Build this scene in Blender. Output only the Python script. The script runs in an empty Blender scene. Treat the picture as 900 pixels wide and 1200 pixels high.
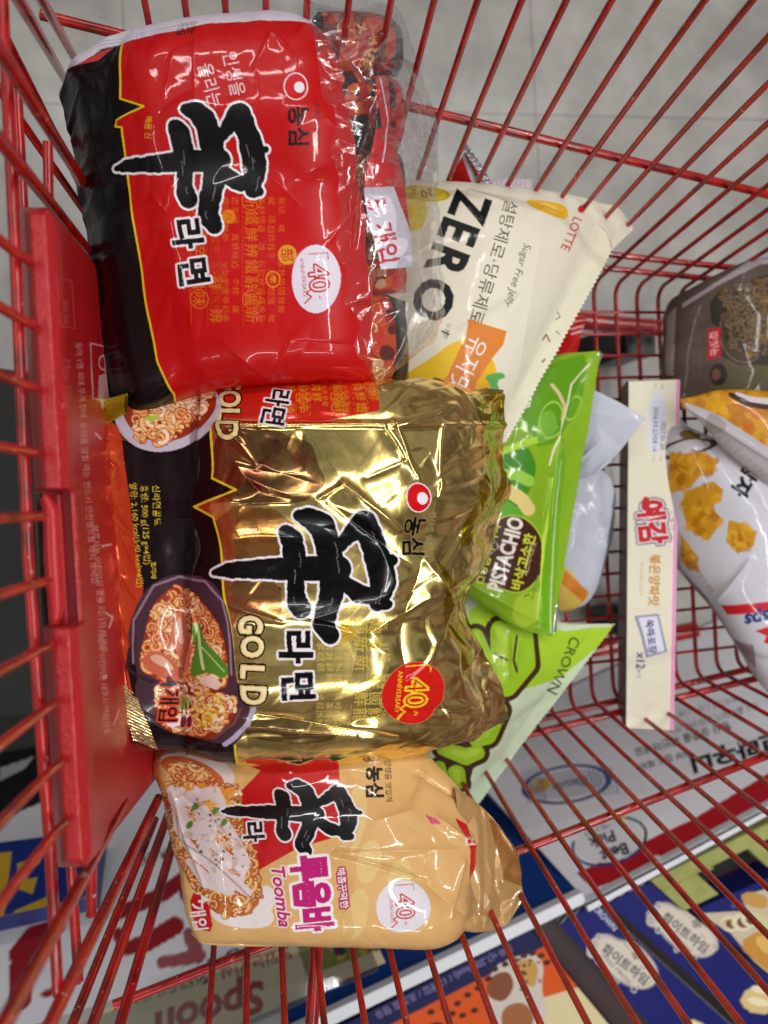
import bpy, math
import numpy as np
from mathutils import Matrix, Vector

# ------------------------------------------------------------------ camera model
FPX = 900.0; CAMH = 0.75
def nz(v):
    v = np.asarray(v, float); return v/np.linalg.norm(v)
_D = nz([(310-450)/FPX, -(590-600)/FPX, -1])
_Y = np.array([(6250-450)/FPX, -((590-.055*5940)-600)/FPX, -1.0]); _Y = nz(_Y-_D*(_Y@_D))
_Z = -_D; _X = np.cross(_Y, _Z)
R = np.array([_X, _Y, _Z]); CAM = np.array([0, 0, CAMH])
def un(px, py, z):
    d = R@np.array([(px-450)/FPX, -(py-600)/FPX, -1.0]); return CAM+d*((z-CAM[2])/d[2])
def pr(P):
    c = (np.asarray(P)-CAM)@R
    return 450+FPX*c[..., 0]/-c[..., 2], 600-FPX*c[..., 1]/-c[..., 2]

scene = bpy.context.scene
COL = scene.collection

# ------------------------------------------------------------------ colours
def lin(c):
    c = np.asarray(c, float)/255.0
    return np.where(c <= .04045, c/12.92, ((c+.055)/1.055)**2.4)

# ------------------------------------------------------------------ text outlines (built-in font)
_tc = {}
def glyphs(body, bold=0.0, shear=0.0):
    k = (body, bold, shear)
    if k in _tc: return _tc[k]
    c = bpy.data.curves.new('lettering', 'FONT'); c.body = body; c.offset = bold; c.resolution_u = 3; c.shear = shear
    o = bpy.data.objects.new('lettering', c); COL.objects.link(o)
    dg = bpy.context.evaluated_depsgraph_get()
    m = o.evaluated_get(dg).to_mesh(); m.calc_loop_triangles()
    v = np.array([x.co[:2] for x in m.vertices]); t = np.array([x.vertices[:] for x in m.loop_triangles])
    bpy.data.objects.remove(o); bpy.data.curves.remove(c)
    if len(v) == 0: v = np.zeros((1, 2)); t = np.zeros((0, 3), int)
    v = v-(v.min(0)+v.max(0))/2
    _tc[k] = (v, t); return _tc[k]

class Canvas:
    """a colour map in picture-of-the-print coordinates; read by mesh vertices"""
    def __init__(s, x0, y0, x1, y1, S=2.0, base=(200, 200, 200), met=0.0):
        s.x0, s.y0, s.S = x0, y0, S
        s.w = int((x1-x0)*S); s.h = int((y1-y0)*S)
        s.img = np.empty((s.h, s.w, 4), np.float32); s.img[..., :3] = lin(base); s.img[..., 3] = met
    def _box(s, ax, ay, bx, by):
        i0 = max(0, int((ax-s.x0)*s.S)-1); i1 = min(s.w, int((bx-s.x0)*s.S)+2)
        j0 = max(0, int((ay-s.y0)*s.S)-1); j1 = min(s.h, int((by-s.y0)*s.S)+2)
        if i1 <= i0 or j1 <= j0: return None
        X = s.x0+(np.arange(i0, i1)+.5)/s.S; Y = s.y0+(np.arange(j0, j1)+.5)/s.S
        return i0, i1, j0, j1, X[None, :], Y[:, None]
    def _put(s, b, m, col, met, a=1.0):
        i0, i1, j0, j1 = b[:4]; r = s.img[j0:j1, i0:i1]
        k = (m*a)[..., None].astype(np.float32)
        r[..., :3] = r[..., :3]*(1-k)+lin(col)*k
        if met is not None: r[..., 3:] = r[..., 3:]*(1-k)+met*k
    def mask_poly(s, b, pts):
        X, Y = b[4], b[5]; m = np.zeros((b[3]-b[2], b[1]-b[0]), bool); n = len(pts)
        for i in range(n):
            x1, y1 = pts[i]; x2, y2 = pts[(i+1) % n]
            if y1 == y2: continue
            c = ((Y >= min(y1, y2)) & (Y < max(y1, y2)))
            xi = x1+(Y-y1)*(x2-x1)/(y2-y1)
            m ^= c & (X < xi)
        return m
    def poly(s, pts, col, met=None, a=1.0, smooth=0):
        if smooth: pts = chaikin(pts, smooth)
        P = np.array(pts); b = s._box(*P.min(0), *P.max(0))
        if b: s._put(b, s.mask_poly(b, pts), col, met, a)
    def ell(s, cx, cy, rx, ry, col, ang=0, met=None, a=1.0, w=None):
        r = max(rx, ry)+(w or 0); b = s._box(cx-r, cy-r, cx+r, cy+r)
        if not b: return
        c, q = math.cos(math.radians(ang)), math.sin(math.radians(ang))
        U = (b[4]-cx)*c+(b[5]-cy)*q; V = -(b[4]-cx)*q+(b[5]-cy)*c
        d = np.sqrt((U/rx)**2+(V/ry)**2)
        m = d <= 1 if w is None else np.abs(d-1)*min(rx, ry) <= w/2
        s._put(b, m, col, met, a)
    def mask_strokes(s, strokes, grow=0.0):
        allp = np.array([p[:2] for st in strokes for p in st]); mr = max(p[2] for st in strokes for p in st)+grow+1
        b = s._box(*(allp.min(0)-mr), *(allp.max(0)+mr))
        if not b: return None, None
        m = np.zeros((b[3]-b[2], b[1]-b[0]), bool)
        for st in strokes:
            for p, q in zip(st[:-1], st[1:]):
                r = max(p[2], q[2])+grow+1
                bb = s._box(min(p[0], q[0])-r, min(p[1], q[1])-r, max(p[0], q[0])+r, max(p[1], q[1])+r)
                if not bb: continue
                dx, dy = q[0]-p[0], q[1]-p[1]; L = dx*dx+dy*dy+1e-9
                t = np.clip(((bb[4]-p[0])*dx+(bb[5]-p[1])*dy)/L, 0, 1)
                d = np.hypot(bb[4]-p[0]-t*dx, bb[5]-p[1]-t*dy)
                k = d <= p[2]+(q[2]-p[2])*t+grow
                m[bb[2]-b[2]:bb[3]-b[2], bb[0]-b[0]:bb[1]-b[0]] |= k
        return b, m
    def strokes(s, strokes, col, grow=0.0, met=None, a=1.0, rough=None):
        b, m = s.mask_strokes(strokes, grow)
        if b: s._put(b, m, col, met, a)
    def line(s, pts, r, col, met=None, a=1.0):
        s.strokes([[(x, y, r) for x, y in pts]], col, 0, met, a)
    def text(s, body, cx, cy, size, ang, col, bold=0.0, out=None, ow=0, sx=1.0, met=None, a=1.0, shear=0.0, flip=False):
        v, t = glyphs(body, bold, shear); c, q = math.cos(math.radians(ang)), math.sin(math.radians(ang))
        x = v[:, 0]*size*sx; y = -v[:, 1]*size
        P = np.stack([cx+x*c-y*q, cy+x*q+y*c], 1)
        pad = ow+1; b = s._box(*(P.min(0)-pad), *(P.max(0)+pad))
        if not b: return
        m = np.zeros((b[3]-b[2], b[1]-b[0]), bool)
        X0 = b[4][0, 0]; Y0 = b[5][0, 0]; S = s.S
        for tr in t:
            A, B, C = P[tr]
            i0 = max(0, int((min(A[0], B[0], C[0])-X0)*S)); i1 = min(m.shape[1], int((max(A[0], B[0], C[0])-X0)*S)+2)
            j0 = max(0, int((min(A[1], B[1], C[1])-Y0)*S)); j1 = min(m.shape[0], int((max(A[1], B[1], C[1])-Y0)*S)+2)
            if i1 <= i0 or j1 <= j0: continue
            X = b[4][:, i0:i1]; Y = b[5][j0:j1]
            e1 = (B[0]-A[0])*(Y-A[1])-(B[1]-A[1])*(X-A[0]); e2 = (C[0]-B[0])*(Y-B[1])-(C[1]-B[1])*(X-B[0])
            e3 = (A[0]-C[0])*(Y-C[1])-(A[1]-C[1])*(X-C[0])
            m[j0:j1, i0:i1] |= ((e1 >= 0) & (e2 >= 0) & (e3 >= 0)) | ((e1 <= 0) & (e2 <= 0) & (e3 <= 0))
        if out is not None:
            s._put(b, dilate(m, ow*S), out, met, a)
        s._put(b, m, col, met, a)
    def noise(s, amp, seed=0, sc=(3, 9, 25)):
        rng = np.random.default_rng(seed); acc = np.zeros((s.h, s.w))
        for k in sc:
            g = rng.random((s.h//k+3, s.w//k+3))
            yy = np.arange(s.h)/k; xx = np.arange(s.w)/k; j = yy.astype(int); i = xx.astype(int); fy = (yy-j)[:, None]; fx = (xx-i)[None]
            acc += (g[j][:, i]*(1-fy)*(1-fx)+g[j+1][:, i]*fy*(1-fx)+g[j][:, i+1]*(1-fy)*fx+g[j+1][:, i+1]*fy*fx)-.5
        s.img[..., :3] *= np.clip(1+amp*acc/len(sc)*2, .3, 1.7)[..., None]
    def sample(s, x, y):
        u = np.clip((x-s.x0)*s.S-.5, 0, s.w-1.001); v = np.clip((y-s.y0)*s.S-.5, 0, s.h-1.001)
        i = u.astype(int); j = v.astype(int); fu = (u-i)[..., None]; fv = (v-j)[..., None]; I = s.img
        return I[j, i]*(1-fu)*(1-fv)+I[j, i+1]*fu*(1-fv)+I[j+1, i]*(1-fu)*fv+I[j+1, i+1]*fu*fv

def dilate(m, r):
    r = int(round(r)); o = m.copy()
    for dy in range(-r, r+1):
        for dx in range(-r, r+1):
            if dx*dx+dy*dy > r*r+.5 or (dx == 0 and dy == 0): continue
            ys = slice(max(0, dy), m.shape[0]+min(0, dy)); yd = slice(max(0, -dy), m.shape[0]+min(0, -dy))
            xs = slice(max(0, dx), m.shape[1]+min(0, dx)); xd = slice(max(0, -dx), m.shape[1]+min(0, -dx))
            o[yd, xd] |= m[ys, xs]
    return o
def chaikin(p, n):
    p = [tuple(q) for q in p]
    for _ in range(n):
        o = []
        for i in range(len(p)):
            a, b = p[i], p[(i+1) % len(p)]
            o += [(a[0]*.75+b[0]*.25, a[1]*.75+b[1]*.25), (a[0]*.25+b[0]*.75, a[1]*.25+b[1]*.75)]
        p = o
    return p

def inpoly(x, y, pts):
    c = False; n = len(pts)
    for i in range(n):
        x1, y1 = pts[i]; x2, y2 = pts[(i+1) % n]
        if (y1 > y) != (y2 > y) and x < x1+(y-y1)*(x2-x1)/(y2-y1): c = not c
    return c
def noodles(cv, pts, n, seed, cols, r=1.6, L=7, dark=(120, 40, 15), base=None, hi=(255, 225, 170)):
    """curly noodle strands inside a polygon"""
    rng = np.random.default_rng(seed); P = np.array(pts); lo, hi_ = P.min(0), P.max(0)
    if base: cv.poly(pts, base)
    for _ in range(n):
        for _t in range(30):
            x, y = lo+(hi_-lo)*rng.random(2)
            if inpoly(x, y, pts): break
        a = rng.random()*6.28; k = rng.choice([-1, 1])*rng.uniform(.25, .6); st = [(x, y, r)]
        for i in range(L):
            a += k; x += math.cos(a)*r*1.25; y += math.sin(a)*r*1.25
            if not inpoly(x, y, pts): break
            st.append((x, y, r))
        if len(st) < 3: continue
        c = cols[rng.integers(len(cols))]
        cv.strokes([st], dark, .7, a=.8); cv.strokes([st], c)
        cv.strokes([[(px-r*.2, py-r*.2, r*.35) for px, py, _ in st]], hi, a=.55)
def blobs(cv, pts, n, seed, cols, r0=1, r1=3, a=1.0):
    rng = np.random.default_rng(seed); P = np.array(pts); lo, hi = P.min(0), P.max(0)
    for _ in range(n):
        x, y = lo+(hi-lo)*rng.random(2)
        if not inpoly(x, y, pts): continue
        cv.ell(x, y, rng.uniform(r0, r1), rng.uniform(r0, r1), cols[rng.integers(len(cols))], rng.uniform(0, 180), a=a)

# ------------------------------------------------------------------ objects
def empty(name, loc, label, cat, group=None):
    o = bpy.data.objects.new(name, None); COL.objects.link(o); o.location = loc; o.empty_display_size = .02
    tag(o, label, cat, group); return o
def tag(o, label, cat, group=None):
    o['label'] = label; o['category'] = cat
    if group: o['group'] = group
    return o
def link(name, me, mat, parent=None):
    o = bpy.data.objects.new(name, me); COL.objects.link(o); me.materials.append(mat)
    if parent is not None:
        bpy.context.view_layer.update()
        o.parent = parent; o.matrix_parent_inverse = Matrix.Translation(-Vector(parent.location))
    return o
def mesh_np(name, V, F, mat, parent=None, col=None, smooth=True):
    me = bpy.data.meshes.new(name); V = np.asarray(V, np.float32).reshape(-1, 3); F = np.asarray(F, np.int32)
    me.vertices.add(len(V)); me.vertices.foreach_set('co', V.ravel())
    k = F.shape[1]; me.loops.add(F.size); me.loops.foreach_set('vertex_index', F.ravel())
    me.polygons.add(len(F)); me.polygons.foreach_set('loop_start', np.arange(len(F), dtype=np.int32)*k)
    try: me.polygons.foreach_set('loop_total', np.full(len(F), k, np.int32))
    except Exception: pass
    me.polygons.foreach_set('use_smooth', np.full(len(F), smooth))
    if col is not None:
        a = me.color_attributes.new('Col', 'FLOAT_COLOR', 'POINT'); a.data.foreach_set('color', np.asarray(col, np.float32).reshape(-1, 4).ravel())
    me.update(calc_edges=True); me.validate()
    return link(name, me, mat, parent)
def gridF(nu, nv, wrap=False, off=0):
    i = np.arange(nu-1)[:, None]; j = np.arange(nv if wrap else nv-1)[None]; j2 = (j+1) % nv
    f = np.stack(np.broadcast_arrays(i*nv+j, (i+1)*nv+j, (i+1)*nv+j2, i*nv+j2), -1)
    return f.reshape(-1, 4)+off

class MB:
    """collects simple solids into one mesh"""
    def __init__(s): s.v = []; s.f = []
    def add(s, V, F):
        o = len(s.v); s.v += [tuple(map(float, p)) for p in V]; s.f += [tuple(int(i)+o for i in f) for f in F]
    def hexa(s, P):
        s.add(P, [(3, 2, 1, 0), (4, 5, 6, 7), (0, 1, 5, 4), (1, 2, 6, 5), (2, 3, 7, 6), (3, 0, 4, 7)])
    def box(s, a, b):
        x0, y0, z0 = a; x1, y1, z1 = b
        s.hexa([(x0, y0, z0), (x1, y0, z0), (x1, y1, z0), (x0, y1, z0), (x0, y0, z1), (x1, y0, z1), (x1, y1, z1), (x0, y1, z1)])
    def tube(s, pts, r, n=10):
        P = [np.asarray(p, float) for p in pts]; P = [p for i, p in enumerate(P) if i == 0 or np.linalg.norm(p-P[i-1]) > 1e-6]; m = len(P); V = []; up = None
        for i in range(m):
            t = nz(P[min(i+1, m-1)]-P[max(i-1, 0)])
            if up is None:
                h = np.array([0, 0, 1.0]) if abs(t[2]) < .8 else np.array([1.0, 0, 0])
                up = nz(np.cross(t, h))
            up = nz(up-t*(up@t)); w = np.cross(t, up)
            rr = r[i] if isinstance(r, (list, tuple)) else r
            for k in range(n):
                a = 2*math.pi*k/n; V.append(P[i]+up*math.cos(a)*rr+w*math.sin(a)*rr)
        F = []
        for i in range(m-1):
            for k in range(n):
                k2 = (k+1) % n; F.append((i*n+k, i*n+k2, (i+1)*n+k2, (i+1)*n+k))
        F.append(tuple(range(n-1, -1, -1))); F.append(tuple((m-1)*n+k for k in range(n)))
        s.add(V, F)
    def build(s, name, mat, parent=None, smooth=True, bevel=0):
        me = bpy.data.meshes.new(name); me.from_pydata(s.v, [], s.f); me.update()
        if smooth: me.polygons.foreach_set('use_smooth', [True]*len(me.polygons)); me.set_sharp_from_angle(angle=math.radians(40))
        o = link(name, me, mat, parent)
        if bevel:
            b = o.modifiers.new('bevel', 'BEVEL'); b.width = bevel; b.segments = 3; b.limit_method = 'ANGLE'
        return o

# ------------------------------------------------------------------ materials
def newmat(name):
    m = bpy.data.materials.new(name); m.use_nodes = True; nt = m.node_tree; b = nt.nodes['Principled BSDF']
    return m, nt, b
def noise_bump(nt, b, scale, strength, dist=.001, detail=4, vec=None):
    n = nt.nodes.new('ShaderNodeTexNoise'); n.inputs['Scale'].default_value = scale; n.inputs['Detail'].default_value = detail
    c = nt.nodes.new('ShaderNodeTexCoord'); nt.links.new(c.outputs['Object'], n.inputs['Vector'])
    u = nt.nodes.new('ShaderNodeBump'); u.inputs['Strength'].default_value = strength; u.inputs['Distance'].default_value = dist
    nt.links.new(n.outputs['Fac'], u.inputs['Height']); nt.links.new(u.outputs['Normal'], b.inputs['Normal'])
    return n, u
def print_mat(name, rough=.3, coat=.5, bump=.15, scale=160, spec=.18, crough=.06):
    m, nt, b = newmat(name); a = nt.nodes.new('ShaderNodeAttribute'); a.attribute_name = 'Col'
    nt.links.new(a.outputs['Color'], b.inputs['Base Color']); nt.links.new(a.outputs['Alpha'], b.inputs['Metallic'])
    b.inputs['Roughness'].default_value = rough; b.inputs['Coat Weight'].default_value = coat; b.inputs['Coat Roughness'].default_value = crough
    b.inputs['Specular IOR Level'].default_value = spec
    if bump: noise_bump(nt, b, scale, bump)
    return m
def plain_mat(name, col, rough=.5, coat=0, metal=0, bump=0, scale=200, var=0, vscale=30, col2=None):
    m, nt, b = newmat(name); c = tuple(lin(col))+(1,)
    b.inputs['Base Color'].default_value = c; b.inputs['Roughness'].default_value = rough
    b.inputs['Coat Weight'].default_value = coat; b.inputs['Metallic'].default_value = metal
    if var:
        n = nt.nodes.new('ShaderNodeTexNoise'); n.inputs['Scale'].default_value = vscale; n.inputs['Detail'].default_value = 6
        t = nt.nodes.new('ShaderNodeTexCoord'); nt.links.new(t.outputs['Object'], n.inputs['Vector'])
        r = nt.nodes.new('ShaderNodeValToRGB'); r.color_ramp.elements[0].position = .35; r.color_ramp.elements[1].position = .7
        r.color_ramp.elements[0].color = tuple(np.array(c[:3])*(1-var))+(1,)
        r.color_ramp.elements[1].color = (tuple(lin(col2)) if col2 else tuple(np.minimum(1, np.array(c[:3])*(1+var))))+(1,)
        nt.links.new(n.outputs['Fac'], r.inputs['Fac']); nt.links.new(r.outputs['Color'], b.inputs['Base Color'])
    if bump: noise_bump(nt, b, scale, bump)
    return m

# ------------------------------------------------------------------ wrinkles
def tri(x): return np.abs((x % 2)-1)*2-1
def crumple(x, y, seed, freq, n=6, warp=.35):
    """facetted folds: sharp ridges, flat faces"""
    rng = np.random.default_rng(seed); h = 0
    x = x+0; y = y+0
    for i in range(n):
        a = rng.uniform(0, math.pi); f = freq*rng.uniform(.6, 1.7); ph = rng.uniform(0, 2)
        t = tri((x*math.cos(a)+y*math.sin(a))*f+ph+.5*np.sin((x*math.sin(a)-y*math.cos(a))*f*rng.uniform(.6, 1.5)+ph*7))
        h = h+t/n
        x = x+warp/freq*t*math.sin(a); y = y-warp/freq*t*math.cos(a)
    return h
def swell(x, y, seed, freq, n=8):
    rng = np.random.default_rng(seed); h = 0
    for i in range(n):
        a = rng.uniform(0, 6.28); f = freq*rng.uniform(.5, 1.6)*6.28
        h = h+np.sin((x*math.cos(a)+y*math.sin(a))*f+rng.uniform(0, 6.28))/n
    return h
def creases(x, y, L):
    """L: (x0,y0,x1,y1,width,amp) in print coordinates"""
    h = np.zeros_like(x)
    for x0, y0, x1, y1, w, a in L:
        dx, dy = x1-x0, y1-y0; q = dx*dx+dy*dy
        t = ((x-x0)*dx+(y-y0)*dy)/q; tc = np.clip(t, 0, 1)
        d = np.hypot(x-x0-tc*dx, y-y0-tc*dy)
        h += a*np.exp(-d/w)*np.clip(1.2-np.abs(tc-.4), 0, 1)
    return h

def pcurve(K, t):
    """piecewise smooth curve through knots K [(t, v...)]"""
    K = np.array(K, float); tk = K[:, 0]; out = []
    for c in range(1, K.shape[1]):
        v = K[:, c]; m = np.zeros(len(v)); d = np.diff(v)/np.diff(tk)
        m[0] = d[0]; m[-1] = d[-1]
        for i in range(1, len(v)-1): m[i] = 0 if d[i-1]*d[i] <= 0 else 2*d[i-1]*d[i]/(d[i-1]+d[i])
        i = np.clip(np.searchsorted(tk, t, side='right')-1, 0, len(tk)-2)
        h = tk[i+1]-tk[i]; s = np.clip((t-tk[i])/h, 0, 1)
        out.append((2*s**3-3*s**2+1)*v[i]+(s**3-2*s**2+s)*h*m[i]+(-2*s**3+3*s**2)*v[i+1]+(s**3-s**2)*h*m[i+1])
    return np.array(out)
def edgecurve(pts):
    P = np.array([un(*p) for p in pts]); L = np.r_[0, np.cumsum(np.linalg.norm(np.diff(P, axis=0), axis=1))]; L /= L[-1]
    return np.c_[L, P]
def bag(name, A, B, top, bot, n, cv, mat, parent, NU=400, NV=400, wr=None, nb=14, zig=0, tpar=None, bow=None):
    """a filled wrapper lofted between two edge curves A,B (print px, py, height).
    top/bot: knots (t, thickness) above / below the edge plane, n: squareness of the section"""
    t = np.linspace(0, 1, NU)
    if tpar is not None:
        A = [(tt,)+tuple(un(*p)) for tt, p in zip(tpar, A)]; B = [(tt,)+tuple(un(*p)) for tt, p in zip(tpar, B)]
        a = pcurve(A, t).T; b = pcurve(B, t).T
    else:
        a = pcurve(edgecurve(A), t).T; b = pcurve(edgecurve(B), t).T
    M = (a+b)/2; H = (b-a)/2; hw = np.linalg.norm(H, axis=1); e1 = H/hw[:, None]
    tan = np.gradient(M, axis=0); tan /= np.linalg.norm(tan, axis=1)[:, None]
    up = np.cross(e1, tan); up /= np.linalg.norm(up, axis=1)[:, None]
    if up[NU//2, 2] < 0: up = -up
    Tt = np.maximum(pcurve(top, t)[0], .0004); Tb = np.maximum(pcurve(bot, t)[0], .0004)
    # section resampled by length
    ph = np.linspace(math.pi, 0, 1500); W = hw.mean(); TT = Tt.max()
    cx = np.sign(np.cos(ph))*np.abs(np.cos(ph))**(2/n); cz = np.abs(np.sin(ph))**(2/n)
    s = np.r_[0, np.cumsum(np.hypot(np.diff(cx)*W, np.diff(cz)*TT))]; q = np.linspace(0, s[-1], NV)
    sx = np.interp(q, s, cx); sz = np.interp(q, s, cz)
    arc = q-s[-1]/2
    pb = np.linspace(0, math.pi, nb+2)[1:-1]; bx = np.sign(np.cos(pb))*np.abs(np.cos(pb))**(2/n); bz = -np.abs(np.sin(pb))**(2/n)
    def surf(x, z, T): return M[:, None]+H[:, None]*x[None, :, None]+up[:, None]*(z[None, :]*T[:, None])[..., None]
    top_ = surf(sx, sz, Tt); bot_ = surf(bx, bz, Tb)
    Q = M[:, None]+e1[:, None]*(arc[None, :]*(hw/W)[:, None])[..., None]+up[:, None]*Tt[:, None, None]
    if bow is not None:
        bt = (tan*1.0)[:, None]; sh = bow(t[:, None], sx[None]); Q = Q+bt*sh[..., None]; top_ = top_+bt*sh[..., None]; bot_ = bot_+bt*bow(t[:, None], bx[None])[..., None]
    qx, qy = pr(Q)
    Ls = np.r_[0, np.cumsum(np.linalg.norm(np.diff(M, axis=0), axis=1))]
    X = np.broadcast_to(Ls[:, None], qx.shape); Y = np.broadcast_to(arc[None], qx.shape)
    if wr is not None:
        h = wr(X, Y, qx, qy, t[:, None], sz[None])
        du = np.gradient(top_, axis=0); dv = np.gradient(top_, axis=1); N = np.cross(dv, du); N /= np.linalg.norm(N, axis=2)[..., None]+1e-12
        if N[NU//2, NV//2, 2] < 0: N = -N
        fade = np.minimum(1, np.minimum(np.arange(NV), np.arange(NV)[::-1])/4.0)[None]
        top_ = top_+N*(h*fade)[..., None]
    if zig:
        z = zig*np.abs((np.arange(NV) % 8)-4)/4; top_[-1] += tan[-1]*z[:, None]
    col_t = cv.sample(qx, qy); bxp = M[:, None]+H[:, None]*bx[None, :, None]+up[:, None]*Tt[:, None, None]; kx, ky = pr(bxp)
    col_b = cv.sample(np.broadcast_to(qx[:, -1:], kx.shape)*0+kx, ky)
    V = np.concatenate([top_, bot_], 1); C = np.concatenate([col_t, col_b], 1)
    return mesh_np(name, V, gridF(NU, NV+nb, wrap=True), mat, parent, C)

def panel(name, corners, cv, mat, parent=None, thick=.003, N=160, bulge=0, wr=None, side=None):
    """flat printed board/box face from 4 corners (px,py,z) or 3-D points, front side towards the camera"""
    P = [np.asarray(un(*c[:3])) if len(c) == 3 and not isinstance(c, np.ndarray) else np.asarray(c) for c in corners]
    L1 = np.linalg.norm(P[1]-P[0]); L2 = np.linalg.norm(P[3]-P[0]); s = N/max(L1, L2)
    nu = max(8, int(L2*s)); nv = max(8, int(L1*s))
    u = np.linspace(0, 1, nu)[:, None, None]; v = np.linspace(0, 1, nv)[None, :, None]
    G = (P[0]*(1-v)+P[1]*v)*(1-u)+(P[3]*(1-v)+P[2]*v)*u
    n = nz(np.cross(P[1]-P[0], P[3]-P[0]))
    if n@(CAM-G.mean((0, 1))) < 0: n = -n
    x, y = pr(G); C = cv.sample(x, y)
    if bulge: G = G+n*(bulge*np.sin(np.pi*u)*np.sin(np.pi*v))
    Bk = G-n*thick
    V = np.concatenate([G.reshape(-1, 3), Bk[[0, 0, -1, -1], [0, -1, -1, 0]]]); o = nu*nv
    cb = C[[0, 0, -1, -1], [0, -1, -1, 0]]
    F = gridF(nu, nv); ob = mesh_np(name, V, F, mat, parent, np.concatenate([C.reshape(-1, 4), cb]), smooth=False)
    # the edges and back
    import bmesh
    bm = bmesh.new(); bm.from_mesh(ob.data); bm.verts.ensure_lookup_table(); lay = bm.verts.layers.float_color['Col']
    idx = lambda i, j: bm.verts[i*nv+j]
    c = [bm.verts[o+k] for k in range(4)]
    rows = [([idx(0, j) for j in range(nv)], c[0], c[1]), ([idx(i, nv-1) for i in range(nu)], c[1], c[2]),
            ([idx(nu-1, j) for j in range(nv-1, -1, -1)], c[2], c[3]), ([idx(i, 0) for i in range(nu-1, -1, -1)], c[3], c[0])]
    for r, p, q in rows:
        try: bm.faces.new(r+[q, p])
        except Exception: pass
    bm.faces.new(c)
    bm.to_mesh(ob.data); bm.free(); ob.data.update()
    return ob
# ------------------------------------------------------------------ material set
M_PRINT = print_mat('glossy_film', .36, .30, .08, 140, crough=.05)
M_TAN = print_mat('glossy_tan_film', .32, .6, .08, 140, crough=.04)
M_FOIL = print_mat('metallised_film', .19, .25, .10, 120, crough=.04)
M_MATTE = print_mat('matte_film', .42, .15, .08, 140)
M_CARD = print_mat('printed_card', .5, .12, .03, 300)
M_BOARD = print_mat('printed_board', .55, .05, .02, 100)
M_PANEL = print_mat('grained_red_plastic', .30, 0, 1.0, 560, spec=.7)
M_PANEL.node_tree.nodes['Bump'].inputs['Distance'].default_value = .0007
M_CHROME = plain_mat('silver_foil', (205, 205, 210), .18, .3, 1, .2, 100)

def red_paint():
    m, nt, b = newmat('red_powder_coat'); tc = nt.nodes.new('ShaderNodeTexCoord')
    n = nt.nodes.new('ShaderNodeTexNoise'); n.inputs['Scale'].default_value = 60; n.inputs['Detail'].default_value = 5
    r = nt.nodes.new('ShaderNodeValToRGB'); e = r.color_ramp.elements
    e[0].position = .3; e[0].color = tuple(lin((112, 12, 10)))+(1,); e[1].position = .60; e[1].color = tuple(lin((184, 20, 18)))+(1,)
    n2 = nt.nodes.new('ShaderNodeTexNoise'); n2.inputs['Scale'].default_value = 210; n2.inputs['Detail'].default_value = 3
    s = nt.nodes.new('ShaderNodeMath'); s.operation = 'GREATER_THAN'; s.inputs[1].default_value = .70
    mx = nt.nodes.new('ShaderNodeMix'); mx.data_type = 'RGBA'; mx.inputs['B'].default_value = tuple(lin((190, 150, 145)))+(1,)
    L = nt.links.new; L(tc.outputs['Object'], n.inputs['Vector']); L(tc.outputs['Object'], n2.inputs['Vector']); L(n.outputs['Fac'], r.inputs['Fac'])
    L(n2.outputs['Fac'], s.inputs[0]); L(s.outputs[0], mx.inputs['Factor']); L(r.outputs['Color'], mx.inputs['A']); L(mx.outputs['Result'], b.inputs['Base Color'])
    b.inputs['Roughness'].default_value = .27; b.inputs['Coat Weight'].default_value = .45; b.inputs['Coat Roughness'].default_value = .12
    u = nt.nodes.new('ShaderNodeBump'); u.inputs['Strength'].default_value = .25; u.inputs['Distance'].default_value = .0006
    L(n.outputs['Fac'], u.inputs['Height']); L(u.outputs['Normal'], b.inputs['Normal'])
    return m
M_RED = red_paint()

def clear_film():
    m, nt, b = newmat('clear_film'); out = nt.nodes['Material Output']
    tr = nt.nodes.new('ShaderNodeBsdfTransparent'); tr.inputs['Color'].default_value = (.985, .985, .99, 1)
    gl = nt.nodes.new('ShaderNodeBsdfGlossy'); gl.inputs['Roughness'].default_value = .11
    df = nt.nodes.new('ShaderNodeBsdfDiffuse'); df.inputs['Color'].default_value = (.85, .85, .87, 1)
    lw = nt.nodes.new('ShaderNodeLayerWeight'); lw.inputs['Blend'].default_value = .35
    mp = nt.nodes.new('ShaderNodeMapRange'); mp.inputs['To Min'].default_value = .04; mp.inputs['To Max'].default_value = .38
    a = nt.nodes.new('ShaderNodeMixShader'); c = nt.nodes.new('ShaderNodeMixShader'); c.inputs['Fac'].default_value = .02
    L = nt.links.new; L(lw.outputs['Fresnel'], mp.inputs['Value']); L(mp.outputs['Result'], a.inputs['Fac'])
    L(tr.outputs[0], c.inputs[1]); L(df.outputs[0], c.inputs[2]); L(c.outputs[0], a.inputs[1]); L(gl.outputs[0], a.inputs[2]); L(a.outputs[0], out.inputs['Surface'])
    n, u = noise_bump(nt, b, 70, .5); L(u.outputs['Normal'], gl.inputs['Normal'])
    return m
M_CLEAR = clear_film()

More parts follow.
